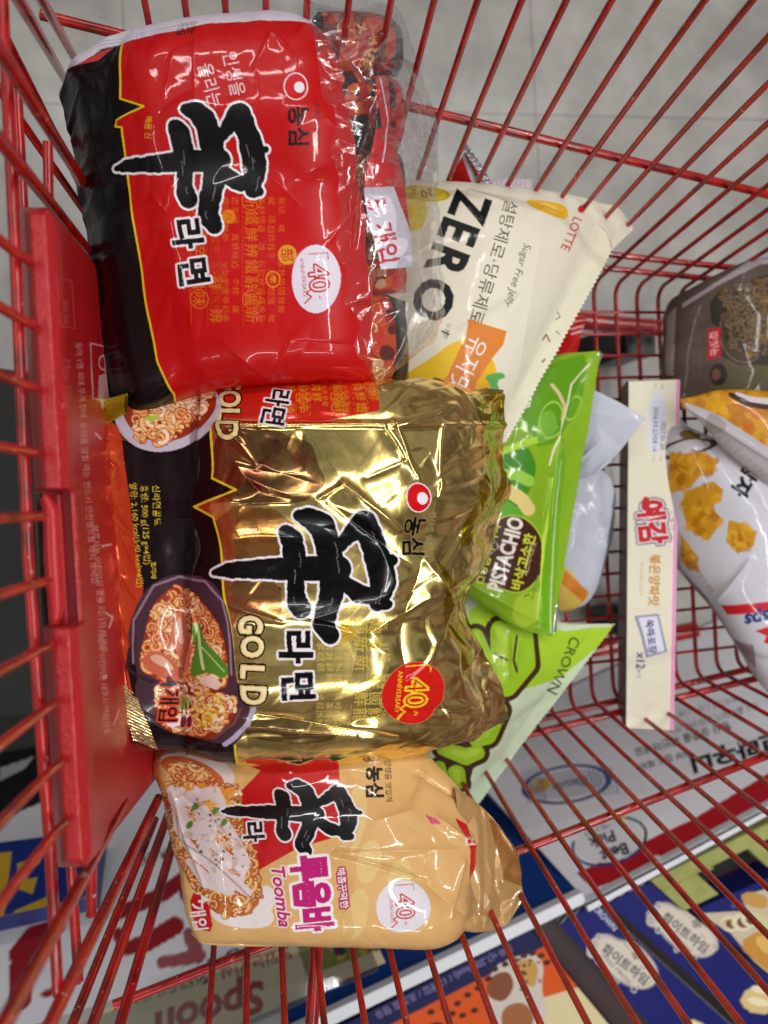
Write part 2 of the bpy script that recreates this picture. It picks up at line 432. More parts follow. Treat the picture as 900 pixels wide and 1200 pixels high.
# ------------------------------------------------------------------ ground
def make_floor():
    m, nt, b = newmat('polished_floor_tile'); L = nt.links.new
    tc = nt.nodes.new('ShaderNodeTexCoord'); mp = nt.nodes.new('ShaderNodeMapping')
    mp.inputs['Location'].default_value = (.57+.6*4, -.443+.6*4, 0); L(tc.outputs['Object'], mp.inputs['Vector'])
    br = nt.nodes.new('ShaderNodeTexBrick'); br.offset = 0; br.inputs['Scale'].default_value = 1; br.inputs['Mortar Size'].default_value = .0022
    br.inputs['Brick Width'].default_value = .6; br.inputs['Row Height'].default_value = .6; br.inputs['Mortar Smooth'].default_value = .4
    for k, c in (('Color1', (168, 165, 161)), ('Color2', (174, 171, 167)), ('Mortar', (146, 143, 140))): br.inputs[k].default_value = tuple(lin(c))+(1,)
    L(mp.outputs[0], br.inputs['Vector'])
    n = nt.nodes.new('ShaderNodeTexNoise'); n.inputs['Scale'].default_value = 9; n.inputs['Detail'].default_value = 8; n.inputs['Roughness'].default_value = .62
    L(tc.outputs['Object'], n.inputs['Vector'])
    r = nt.nodes.new('ShaderNodeValToRGB'); r.color_ramp.elements[0].position = .35; r.color_ramp.elements[1].position = .68
    r.color_ramp.elements[0].color = (.70, .70, .70, 1); r.color_ramp.elements[1].color = (1.12, 1.11, 1.09, 1)
    L(n.outputs['Fac'], r.inputs['Fac'])
    mx = nt.nodes.new('ShaderNodeMix'); mx.data_type = 'RGBA'; mx.blend_type = 'MULTIPLY'; mx.inputs['Factor'].default_value = 1
    L(br.outputs['Color'], mx.inputs['A']); L(r.outputs['Color'], mx.inputs['B']); L(mx.outputs['Result'], b.inputs['Base Color'])
    b.inputs['Roughness'].default_value = .26
    mb = MB(); mb.box((-6, -6, -.40), (6, 6, -.38)); o = mb.build('floor', m, smooth=False); o['kind'] = 'structure'
    # Object coordinates are metres, so tiles are 0.6 m
make_floor()
def dark_patch():  # added dark slab in place of an unidentified dark area, no real mat
    m = plain_mat('dark_patch_fill', (38, 40, 39), .7, 0, 0, .3, 60, .2, 8)
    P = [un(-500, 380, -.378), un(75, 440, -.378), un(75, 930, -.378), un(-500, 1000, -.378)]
    P = [np.array([p[0], p[1], -.378]) for p in P]; mb = MB(); d = np.array([0, 0, -.0018]); mb.hexa([p+d for p in P]+P); o = mb.build('dark_patch_slab', m, smooth=False); o['kind'] = 'structure'
dark_patch()

# ------------------------------------------------------------------ shopping cart
def xl(y): return -(.203+.1*(.39-y))
def xr(y): return .212+.13*(.4-y)
def fl(y): return .088+.23*max(0, .4-y)
def make_cart():
    cart = empty('shopping_cart', (0, .2, -.38), 'red wire shopping cart with a folded red plastic child seat flap, holding the groceries', 'shopping cart')
    yk = [-.053+.0235*k for k in range(31)]
    for y in yk:
        a, b = xl(y), xr(y); FL = fl(y); rr = .014; zt = .47; pts = [(a-FL*zt, y, zt), (a-FL*.2, y, .2), (a-.001, y, rr)]
        for k in range(1, 5):
            t = k/5*math.pi/2; pts.append((a+rr*(1-math.cos(t)), y, rr*(1-math.sin(t))))
        pts += [(a+rr, y, 0), (0, y, 0), (b-rr, y, 0)]
        for k in range(1, 5):
            t = k/5*math.pi/2; pts.append((b-rr*(1-math.sin(t)), y, rr*(1-math.cos(t))))
        pts += [(b+.001, y, rr), (b+FL*.2, y, .2), (b+FL*zt, y, zt)]
        m = MB(); m.tube(pts, .0021, 10); m.build('basket_wire', M_RED, cart)
    yf = .66
    for k in range(17):
        x = -.180+.0228*k
        m = MB(); m.tube([(x*1.12, -.115, .0035), (x, .2, .0035), (x*.95, yf-.015, .0035), (x*.95, yf-.004, .008), (x*.95, yf, .02), (x, yf+.02, .44)], .0016, 8)
        m.build('floor_wire', M_RED, cart)
    def rail(p, q, r, name='side_rail', n=12, ext=0):
        P, Q = un(*p), un(*q); d = nz(Q-P); m = MB(); m.tube([P-d*ext, (P+Q)/2, Q+d*.0], r, n); return m.build(name, M_RED, cart)
    # rails welded along the walls
    def onwall(px, py, s):
        # height at which the sight line meets the outside of the side wall
        lo, hi = .02, .5
        for _ in range(40):
            z = (lo+hi)/2; p = un(px, py, z); w = (xr(p[1])+fl(p[1])*z+.0052) if s > 0 else -(xl(p[1])-fl(p[1])*z-.0052)
            if s*p[0] > w: lo = z
            else: hi = z
        return un(px, py, (lo+hi)/2)
    m = MB(); m.tube([onwall(*p, -1) for p in [(47, 17), (480, 125), (900, 228), (1150, 290)]], .0032, 12); m.build('side_rail', M_RED, cart)
    m = MB(); m.tube([onwall(*p, 1) for p in [(133, 1178), (310, 1108), (600, 1000), (900, 885), (1150, 792)]], .0032, 12); m.build('side_rail', M_RED, cart)
    for sgn, zz in ((-1, .058), (-1, .028), (1, .030), (1, .004)):
        P = []
        for y in (-.1, .15, .4, yf):
            x = xl(y)-fl(y)*zz-.0045 if sgn < 0 else xr(y)+fl(y)*zz+.0045
            P.append((x, y, zz))
        m = MB(); m.tube(P, .0030 if sgn < 0 else .0034, 12); m.build('side_rail', M_RED, cart)
    # under-basket cross members and top rim
    for y in (.12, .56):
        m = MB(); m.tube([(xl(y), y, -.012), (0, y, -.014), (xr(y), y, -.012)], .006, 12); m.build('cross_member', M_RED, cart)
    rim = [(xl(-.08)-fl(-.08)*.47, -.1, .47), (xl(yf)-.09*.47, yf+.02, .47), (xr(yf)+.09*.47, yf+.02, .47), (xr(-.08)+fl(-.08)*.47, -.1, .47)]
    m = MB(); m.tube(rim, .006, 12); m.build('top_rim', M_RED, cart)
    # rear gate: thick bar with hooked vertical wires
    m = MB(); m.tube([un(0, -60, .41), un(18, 300, .41), un(33, 650, .41), un(45, 817, .41), un(59, 1000, .41), un(68, 1165, .405)], .0024, 14); m.build('gate_bar', M_RED, cart)
    m = MB(); m.tube([un(19, 95, .35), un(27, 245, .345)], .0026, 12); m.build('gate_bar', M_RED, cart)
    m = MB(); m.tube([un(83, 1008, .34), un(92, 1150, .33)], .0026, 12); m.build('gate_bar', M_RED, cart)
    for p in [(27, 302), (32, 378), (36, 453), (40, 530), (45, 605), (50, 682), (55, 757), (60, 827), (67, 897), (72, 968)]:
        P = un(p[0], p[1], .415); base = un(p[0]-9, p[1]+(p[1]-590)*.035, .40)
        m = MB(); m.tube([P+np.array([0, .0005, -.006]), P+np.array([0, .0008, -.001]), P+np.array([0, -.001, .006]), P+np.array([0, -.004, .05]), P+np.array([0, -.008, .16])], [.0018, .0021, .0021, .0021, .0021], 12)
        m.build('gate_wire', M_RED, cart)
    # corner bars either side of the gate
    CB = [((22, 0, .42), (80, 100, .16), .0027), ((49, 0, .36), (92, 76, .20), .0026), ((0, 60, .45), (130, 266, .14), .0030), ((0, 165, .45), (133, 330, .15), .0028),
          ((22, 75, .32), (122, 271, .14), .0025), ((22, 138, .30), (122, 281, .16), .0024), ((56, 166, .36), (57, 234, .355), .0024),
          ((8, 1194, .50), (146, 940, .28), .0028), ((64, 1189, .42), (186, 935, .22), .0030), ((95, 1175, .33), (182, 960, .17), .0026),
          ((111, 1194, .34), (197, 955, .17), .0030), ((144, 1189, .28), (208, 970, .13), .0034), ((107, 1012, .37), (107, 1072, .365), .0026), ((372, 1100, .22), (364, 1215, .25), .0045)]
    tops = {-1: [], 1: []}
    for a, b, r in CB:
        P, Q = un(*a), un(*b); d = nz(P-Q); m = MB(); E = P
        if abs(a[0]-b[0]) > 20:
            E = P+d*max(.02, (.50-P[2])/d[2]); tops[-1 if P[0] < 0 else 1].append(E)
        m.tube([E, P, Q], r, 14); m.build('frame_bar', M_RED, cart)
    # what the upright bars are welded to, above the frame
    gt = [un(p[0], p[1], .415)+np.array([0, -.008, .16]) for p in ((27, 302), (45, 605), (72, 968))]
    lt = sorted(tops[-1], key=lambda p: p[0]); rt = sorted(tops[1], key=lambda p: p[0])
    m = MB(); m.tube([lt[0]]+lt[1:]+[gt[0]], .0035, 12); m.build('top_rim', M_RED, cart)
    m = MB(); m.tube([gt[2]]+rt, .0035, 12); m.build('top_rim', M_RED, cart)
    m = MB(); m.tube(gt, .0035, 12); m.build('gate_bar', M_RED, cart)
    # chassis, casters
    m = MB(); m.tube([(-.26, -.13, -.20), (.27, -.13, -.20)], .011, 14); m.build('chassis_bar', M_RED, cart)
    for s in (-1, 1):
        m = MB(); m.tube([(s*.26, -.13, -.20), (s*.24, .2, -.22), (s*.20, .56, -.20)], .011, 14); m.build('chassis_bar', M_RED, cart)
        for y in (-.14, .52):
            x = s*(.27 if y < 0 else .2)
            w = MB(); w.tube([(x-.014, y, -.32), (x+.014, y, -.32)], .058, 28); wh = w.build('caster_wheel', M_BLACK, cart)
            h = MB(); h.tube([(x-.019, y, -.32), (x+.019, y, -.32)], .022, 20); h.build('hub', M_GREY, wh)
            k = MB(); k.box((x-.024, y-.02, -.34), (x-.019, y+.02, -.24)); k.box((x+.019, y-.02, -.34), (x+.024, y+.02, -.24)); k.box((x-.024, y-.02, -.24), (x+.024, y+.02, -.232)); k.build('caster_fork', M_GREY, cart, bevel=.002)
    seat_flap(cart)
    return cart

def seat_flap(cart):
    cv = Canvas(0, 200, 240, 1060, 3, (184, 25, 33)); W = (226, 170, 172); E = (150, 14, 22)
    # raised marks as painted lit and shaded edges, and printed notices, along the flap
    def box(x0, y0, x1, y1, c, r=.5): cv.line([(x0, y0), (x1, y0+4), (x1+4, y1), (x0+3, y1-3), (x0, y0)], r, c)
    box(68, 325, 84, 385, (222, 90, 95)); cv.text('유아 3세', 77, 365, 8, 88, (224, 110, 112)); cv.text('최대 체중', 80, 410, 9, 88, (150, 14, 24))
    cv.text('Max 15kg', 79, 450, 15, 88, (148, 12, 22), .02); cv.text('Max 15kg', 77.6, 450, 15, 88, (222, 80, 88), .0)
    cv.line([(92, 352), (112, 360), (122, 470)], .5, (150, 16, 24)); cv.line([(70, 320), (70, 480)], .4, (150, 16, 24))
    cv.text('유아 1명 최대 무게 안내', 95, 445, 9, 86, W); cv.text('유아를 앉힐 때는 반드시 안전벨트를 채워 주세요', 104, 590, 9.5, 86, W)
    cv.text('보호자는 어린이의 곁을 떠나지 마세요', 117, 690, 9.5, 86, W); cv.text('카트에 어린이를 태우지 마십시오.', 122, 800, 9, 86, W)
    box(106, 402, 122, 470, W, .8); cv.ell(121, 425, 5, 8, W, w=1.6); cv.poly([(116, 440), (132, 436), (134, 452), (128, 470), (120, 480), (115, 465)], W, a=.8)
    cv.line([(112, 508), (118, 514)], 1.4, W); cv.line([(120, 640), (130, 638)], 1.4, W); cv.line([(124, 718), (132, 724), (128, 735)], 1.2, W)
    cv.line([(140, 832), (133, 850)], .7, W)
    for k, ch in enumerate('SEAT BELT'): cv.text(ch, 90, 545+k*17, 17, 88, (214, 62, 72)); cv.text(ch, 89, 546+k*17, 17, 88, (184, 20, 32))
    y0 = 240; cv.noise(.10, 3, (4, 20, 60))
    # profile across the flap: (px along row, height z) swept down the picture, moulded steps at the latch
    rows = []
    Y = np.linspace(243, 1016, 1150)
    prof_a = np.array([(27, .385), (28, .396), (31, .403), (38, .407), (54, .408), (66, .404), (73, .394), (77, .375), (81, .352), (87, .33), (106, .285), (124, .245), (150, .205), (165, .19)])
    V = []; Cc = []
    xs0 = np.linspace(0, 1, 230); tt = np.linspace(0, 1, len(prof_a))
    X0 = np.interp(xs0, tt, prof_a[:, 0]); Z0 = np.interp(xs0, tt, prof_a[:, 1])
    k3 = np.array([.25, .5, .25])
    for _ in range(8):
        X0[1:-1] = np.convolve(X0, k3, 'valid'); Z0[1:-1] = np.convolve(Z0, k3, 'valid')
    for y in Y:
        sh = (y-300)*.058     # the bar runs slightly across the picture
        e = 0
        # rounded ends: row pulled in at both ends
        q = min(1, (y-243)/10, (1016-y)/10); q = math.sqrt(max(0, 1-(1-q)**2))
        x = X0+sh; z = Z0.copy()
        # latch recess between y 575 and 735 : upper roll removed
        rec = min(1, max(0, (y-572)/5))*min(1, max(0, (737-y)/5))
        roll = np.clip((78-X0)/6, 0, 1); z = z-rec*roll*.030*np.clip((78-X0)/25, .25, 1)
        z = z-(1-q)*.012
        # straight sideways drop towards the end edges (flap narrows with depth)
        cy = y
        P = un(x, np.full_like(x, y), z) if False else np.array([un(a, cy+((590-cy)/(590-243) if cy < 590 else (590-cy)/(1016-590)*1.0)*max(0, (a-sh-60))*(1.2 if cy < 590 else 1.27), c) for a, c in zip(x, z)])
        V.append(P)
    V = np.array(V)
    qx, qy = pr(V); C = cv.sample(qx, qy)
    # back skin
    B = V+np.array([0, -.0025, -.006]); nu, nv = V.shape[:2]
    Vall = np.concatenate([V, B[:, ::-1]], 1); Call = np.concatenate([C, C[:, ::-1]], 1)
    flap = mesh_np('child_seat_flap', Vall, gridF(nu, nv*2, wrap=True), M_PANEL, cart, Call)
    m = MB()
    m.tube([un(43, 578, .385), un(51, 732, .385)], .0022, 12); m.build('hinge_pin', M_PIN, flap)
    m = MB(); P = [un(53, 582, .40), un(60, 600, .401), un(62, 655, .401), un(66, 710, .401), un(64, 730, .40)]
    m.tube(P, [.0024, .0034, .0038, .0034, .0024], 14); m.build('latch', M_LATCH, flap)
    m = MB(); m.tube([un(72, 580, .378), un(82, 732, .378)], [.003, .003], 12); m.build('latch_rib', M_LATCH, flap)

M_BLACK = plain_mat('black_rubber', (28, 28, 30), .6, 0, 0, .2, 80)
M_GREY = plain_mat('grey_plastic', (92, 94, 98), .5, .1, 0, .1, 80)
M_PIN = plain_mat('dark_steel', (70, 60, 58), .4, 0, .8, .2, 200)
M_LATCH = plain_mat('red_plastic', (190, 26, 36), .4, .2, 0, .15, 300)
make_cart()
# ------------------------------------------------------------------ lettering shared by the noodle packs
def zz(L): return [(230+x/3, 450+y/3, r/3) for x, y, r in L]
BRUSH = [zz([(60, 662, 10), (110, 655, 26), (220, 652, 34), (330, 648, 42), (500, 650, 46)]),
         zz([(315, 520, 26), (335, 550, 40), (348, 620, 40), (350, 700, 30), (352, 760, 34), (368, 790, 36)]),
         zz([(362, 462, 20), (400, 470, 36), (440, 500, 44), (465, 570, 46), (480, 650, 45), (474, 740, 42), (455, 810, 40), (448, 850, 38), (474, 888, 32)]),
         zz([(505, 575, 20), (545, 530, 30), (590, 490, 44), (620, 550, 42), (645, 620, 48), (652, 690, 46), (640, 770, 28), (668, 775, 20)]),
         zz([(650, 620, 30), (700, 618, 14)]), zz([(510, 690, 24), (570, 735, 34), (615, 745, 28)])]
GK = np.array([(248, 670), (390, 748), (427, 605), (468, 655), (447, 715)], float)
def brush(cv, K, col=(8, 7, 10), out=(238, 232, 240), ow=2.6, seed=1):
    if K is None: A = np.array([[1, 0], [0, 1], [0, 0]], float)
    else: A = np.linalg.lstsq(np.c_[GK, np.ones(5)], np.array(K, float), rcond=None)[0]
    sc = math.sqrt(abs(np.linalg.det(A[:2]))); rng = np.random.default_rng(seed); S = []
    for st in BRUSH:
        o = []
        for (x0, y0, r0), (x1, y1, r1) in zip(st[:-1], st[1:]):
            for k in range(6):
                t = k/6; x, y, r = x0+(x1-x0)*t, y0+(y1-y0)*t, r0+(r1-r0)*t
                o.append((x+rng.normal(0, .35), y+rng.normal(0, .35), r+rng.normal(0, .5)))
        o.append(st[-1])
        S.append([tuple(np.array([x, y, 1])@A)+(max(.5, r*sc),) for x, y, r in o])
    cv.strokes(S, out, ow, met=0); cv.strokes(S, col, met=0)
    # dry-brush streaks
    for k in (2, 3, 1):
        st = S[k]; m = len(st)
        for j in range(3):
            i = rng.integers(m//3, m-6); off = rng.uniform(-.5, .8)
            cv.line([(st[a][0]+st[a][2]*off, st[a][1]) for a in range(i, i+5)], .35, (150, 145, 150), a=.7)
HANJA = '辛辣辨韓麵龍新味鮮辭辜鐵國醬'
def pattern(cv, x0, y0, x1, y1, col, seed, pitch=18, size=17, skip=.25, met=None, a=.9):
    rng = np.random.default_rng(seed); x = x1
    while x > x0:
        big = rng.random() < .5; s = size if big else size*.55; y = y0
        while y < y1:
            if rng.random() > skip:
                cv.text(HANJA[rng.integers(len(HANJA))], x, y, s, 90, col, .0, a=a*(1 if big else .6), met=met)
                if big and rng.random() < .16: cv.ell(x, y, s*.62, s*.62, col, w=1, a=a, met=met)
            y += s*1.12
        if big: cv.line([(x-s*.6, y0-6), (x-s*.6, y1)], .3, col, a=a*.6, met=met)
        x -= pitch*(1 if big else .62)
def forty(cv, cx, cy, rx, ry, bg, fg, sc=1, ang=88, mt=None):
    cv.ell(cx, cy, rx, ry, bg, met=mt)
    cv.text('40', cx+3*sc, cy-1*sc, 34*sc, ang, fg, .03, met=0, out=fg, ow=.9*sc)
    cv.text('40', cx+3*sc, cy-1*sc, 34*sc, ang, bg, -.012, met=mt)
    cv.text('th', cx+6*sc, cy+23*sc, 7*sc, ang, fg); cv.text('ANNIVERSARY', cx-16*sc, cy-1*sc, 7.4*sc, ang, fg)
    cv.line([(cx+15*sc, cy-24*sc), (cx+15*sc, cy-32*sc), (cx-10*sc, cy-30*sc)], .6*sc, fg)
    cv.line([(cx-8*sc, cy+14*sc), (cx-12*sc, cy+18*sc), (cx-6*sc, cy+22*sc), (cx-14*sc, cy+30*sc)], .9*sc, fg)
def logo(cv, cx, cy, rx, ry, ring=(238, 232, 238), bg=(206, 16, 22)):
    cv.ell(cx, cy, rx, ry, ring, met=0); cv.ell(cx, cy, rx-1.3, ry-1.3, bg, met=0); cv.ell(cx+rx*.28, cy+ry*.05, rx*.42, ry*.40, (236, 230, 240), met=0)

NOOD = [(222, 120, 55), (235, 150, 80), (240, 180, 110), (205, 90, 40), (245, 205, 150)]
# ------------------------------------------------------------------ red five-pack
def red_pack():
    t = empty('noodle_multipack', un(300, 240, .12), 'bright red and black five-pack of instant noodles with a clear film end', 'noodle pack', 'instant noodle multipacks')
    cv = Canvas(40, -30, 560, 520, 2.4, (190, 12, 14)); K = (12, 8, 11)
    cv.noise(.05, 2, (9, 40))
    bnd = [(138, -30), (138, 113), (167, 124), (135, 140), (134, 148), (143, 150), (148, 213), (157, 267), (161, 300), (172, 367), (183, 423), (204, 470), (215, 540)]
    cv.poly([(0, -30)]+bnd+[(0, 540)], K)
    cv.line(bnd, 1.9, K); cv.line([(x+1.2, y) for x, y in bnd], 1.15, (232, 196, 30))
    cv.poly([(0, -30), (560, -30), (560, 8), (340, 11), (240, 13), (200, 24), (115, 42), (88, 64), (0, 80)], (214, 205, 218)); cv.poly([(84, 66), (112, 46), (130, 40), (112, 58)], (190, 60, 62))
    for k in range(3): cv.line([(110, 30+k*6), (200, 14+k*5)], .35, (90, 85, 95))
    cv.ell(215, 12, 12, 5, (120, 120, 140), -8, w=.7); cv.text('KR01', 215, 12, 8, -8, (60, 60, 80)); cv.text('라면', 214, 25, 14, 172, (18, 14, 16), .02)
    pattern(cv, 232, 236, 330, 380, (214, 122, 18), 5, 19, 17, .2, a=.8)
    pattern(cv, 246, 240, 262, 380, (196, 84, 14), 8, 10, 9, .3, a=.6)
    cv.ell(268, 254, 8, 8, (214, 120, 20)); cv.text('八', 268, 254, 10, 90, (190, 20, 20)); cv.ell(337, 298, 11, 12, (214, 150, 30)); cv.text('部', 337, 298, 17, 90, (200, 30, 20), .01)
    cv.ell(320, 327, 8, 9, (220, 150, 30), w=1.2); cv.text('辛', 320, 327, 10, 90, (220, 160, 30))
    cv.text('인생을', 274, 84, 21, 78, (232, 205, 212)); cv.text('울리는', 246, 98, 21, 74, (232, 205, 212))
    brush(cv, [(137, 196), (250, 268), (275, 127), (322, 173), (298, 230)], seed=4)
    cv.text('라', 219, 274, 39, 84, (10, 8, 12), .035, (238, 230, 238), 2.3); cv.text('면', 227, 318, 39, 82, (10, 8, 12), .035, (238, 230, 238), 2.3)
    cv.text('매울 신', 175, 150, 9, 92, (226, 180, 30)); cv.ell(201, 209, 1.6, 1.6, (30, 8, 10))
    logo(cv, 347, 100, 14.5, 17.5); cv.text('농심', 350, 147, 26, 88, (14, 10, 14), .03); cv.text('인생을 맛있게', 371, 146, 9.5, 88, (40, 8, 12))
    forty(cv, 371, 326, 29, 40, (222, 214, 228), (196, 24, 34), .95, 84)
    def wr(X, Y, qx, qy, t, z):
        h = .0011*np.sin(Y/.046*6.283+1)*np.clip(1-(Y/.11)**2, 0, 1)+.0009*swell(X, Y, 3, 9)+.0014*swell(X, Y, 9, 4, 5)+.0004*np.maximum(0, crumple(X, Y, 5, 14, 4))+.00012*crumple(X, Y, 6, 60, 4)+.0006*np.maximum(0, swell(X, Y, 7, 26)-.2)*3
        h += (.0040*crumple(X, Y, 12, 14, 6)+.0010*crumple(X, Y, 13, 45, 5))*np.clip((155-qx)/30, 0, 1)
        h += .0012*crumple(X, Y, 14, 14, 6)*np.clip((qy-410)/40, 0, 1)
        h += .55*creases(qx, qy, [(318, 30, 298, 75, 2.2, .0012), (298, 75, 304, 118, 2.0, .0011), (318, 30, 345, 60, 2, .0010), (300, 190, 350, 240, 5, .0012), (430, 230, 372, 300, 3, .0011), (345, 400, 430, 405, 4, -.0016),
            (290, 330, 310, 380, 6, -.0012), (225, 12, 228, 120, 3, .0007), (180, 230, 200, 255, 2, .0010), (260, 400, 320, 455, 5, .0012), (383, 140, 405, 160, 3, .001), (410, 60, 440, 250, 4, -.0010), (340, 400, 320, 450, 4, .0012), (200, 60, 192, 110, 5, .0008)])
        return h
    A = [(70, 104, .258), (98, 74, .26), (170, 50, .262), (260, 35, .268), (330, 31, .268), (384, 62, .262)]
    B = [(136, 480, .255), (160, 482, .255), (230, 466, .25), (300, 456, .255), (370, 452, .255), (436, 458, .247)]
    bag('printed_wrap', A, B, [(0, .002), (.04, .010), (.12, .028), (.4, .044), (.75, .043), (.93, .034), (1, .006)], [(0, .03), (.08, .09), (.4, .11), (.9, .10), (1, .05)], 3.6, cv, M_PRINT, t, 520, 560, wr, bow=lambda t_, x: .007*(1-x*x)*np.clip((t_-.6)/.4, 0, 1))
    # the five single packets showing at the clear end
    names = [(22, 92), (92, 175), (175, 255), (255, 345), (345, 452)]
    cols = [(120, 30, 20), (30, 10, 14), (90, 20, 20), (180, 44, 16), (196, 70, 30)]
    for k, (a, b) in enumerate(names):
        c2 = Canvas(360, a-20, 520, b+20, 2.4, cols[k]); rng = np.random.default_rng(k+20)
        P = [(380, a), (452, a), (456, b), (384, b)]
        blobs(c2, [(370, a-10), (470, a-10), (480, b+10), (370, b+10)], 70, k, [(196, 40, 22), (18, 12, 16), (216, 100, 40), (160, 20, 20), (206, 50, 24)], 3, 11, .8)
        if k != 1: noodles(c2, [(395, a+6), (440, a+4), (446, b-6), (405, b-6)], 40, k+3, NOOD, 1.7, 7, (110, 30, 14))
        if k == 0: c2.poly([(396, 20), (414, 20), (424, 60), (414, 95), (402, 88), (398, 60)], (196, 70, 34), smooth=2); c2.poly([(390, 64), (398, 72), (404, 98), (396, 104)], (186, 176, 40))
        if k in (0, 1): c2.line([(432, 38), (420, 70), (428, 112), (440, 145)], 4.5, (190, 24, 30))
        if k >= 3: c2.poly([(407, b-60), (416, b-66), (420, b-44), (412, b-38)], (186, 190, 40), smooth=2); blobs(c2, [(400, b-30), (450, b-30), (455, b), (400, b)], 20, k, [(196, 140, 110), (214, 170, 140), (170, 90, 60)], 3, 8, .8)
        c2.poly([(462, a-10), (500, a-10), (500, b+10), (466, b+10)], (200, 24, 30) if k % 2 else (26, 18, 22))
        f = lambda X, Y, qx, qy, t_, z: .0012*crumple(X, Y, 30+k, 26, 5)
        A1 = [(368, a-2, .262), (425, a, .25), (462+3*k, a+8, .215)]; B1 = [(372, b, .262), (431, b, .25), (466+3*k, b-2, .215)]
        bag('noodle_packet', A1, B1, [(0, .014), (.3, .018), (.75, .013), (1, .001)], [(0, .08), (.5, .09), (1, .002)], 3, c2, M_PRINT, t, 120, 120, f)
    c3 = Canvas(430, 80, 500, 400, 3, (196, 22, 30))
    c3.poly([(430, 219), (462, 219), (500, 320), (430, 320)], (226, 220, 234)); c3.text('5', 442, 239, 30, 78, (200, 20, 40), .02); c3.text('개입', 452, 284, 27, 80, (200, 20, 40), .02)
    c3.poly([(440, 120), (446, 128), (448, 150), (440, 150)], (14, 10, 14)); c3.line([(446, 92), (456, 140), (448, 190)], .8, (230, 215, 225))
    bag('count_label', [(440, 90, .284), (440, 150, .287), (426, 220, .289), (446, 316, .283)], [(454, 92, .274), (458, 150, .274), (474, 220, .274), (484, 313, .268)], [(0, .002), (1, .002)], [(0, .001), (1, .001)], 2.5, c3, M_PRINT, t, 160, 60,
        lambda X, Y, qx, qy, t_, z: .0008*crumple(X, Y, 55, 30, 4))
    clear = lambda X, Y, qx, qy, t_, z: .0058*crumple(X, Y, 77, 20, 6)+.0022*crumple(X, Y, 78, 50, 5)+.0008*crumple(X, Y, 79, 120, 3)+creases(qx, qy, [(398, 62, 420, 98, 2, .004), (420, 98, 447, 104, 2, .004), (447, 110, 418, 190, 2, .004), (420, 200, 414, 290, 2, .004), (478, 10, 440, 40, 2, .003), (500, 350, 470, 470, 3, .003)])
    e = Canvas(0, 0, 10, 10, 1, (255, 255, 255))
    bag('clear_wrap', [(352, 6, .275), (395, 14, .272), (438, 14, .255), (456, 52, .23), (460, 98, .21)], [(392, 452, .262), (430, 452, .258), (470, 428, .245), (496, 408, .225), (506, 394, .21)],
        [(0, .030), (.3, .034), (.7, .026), (.93, .008), (1, .002)], [(0, .04), (.5, .07), (.9, .02), (1, .001)], 2.6, e, M_CLEAR, t, 260, 420, clear)
red_pack()

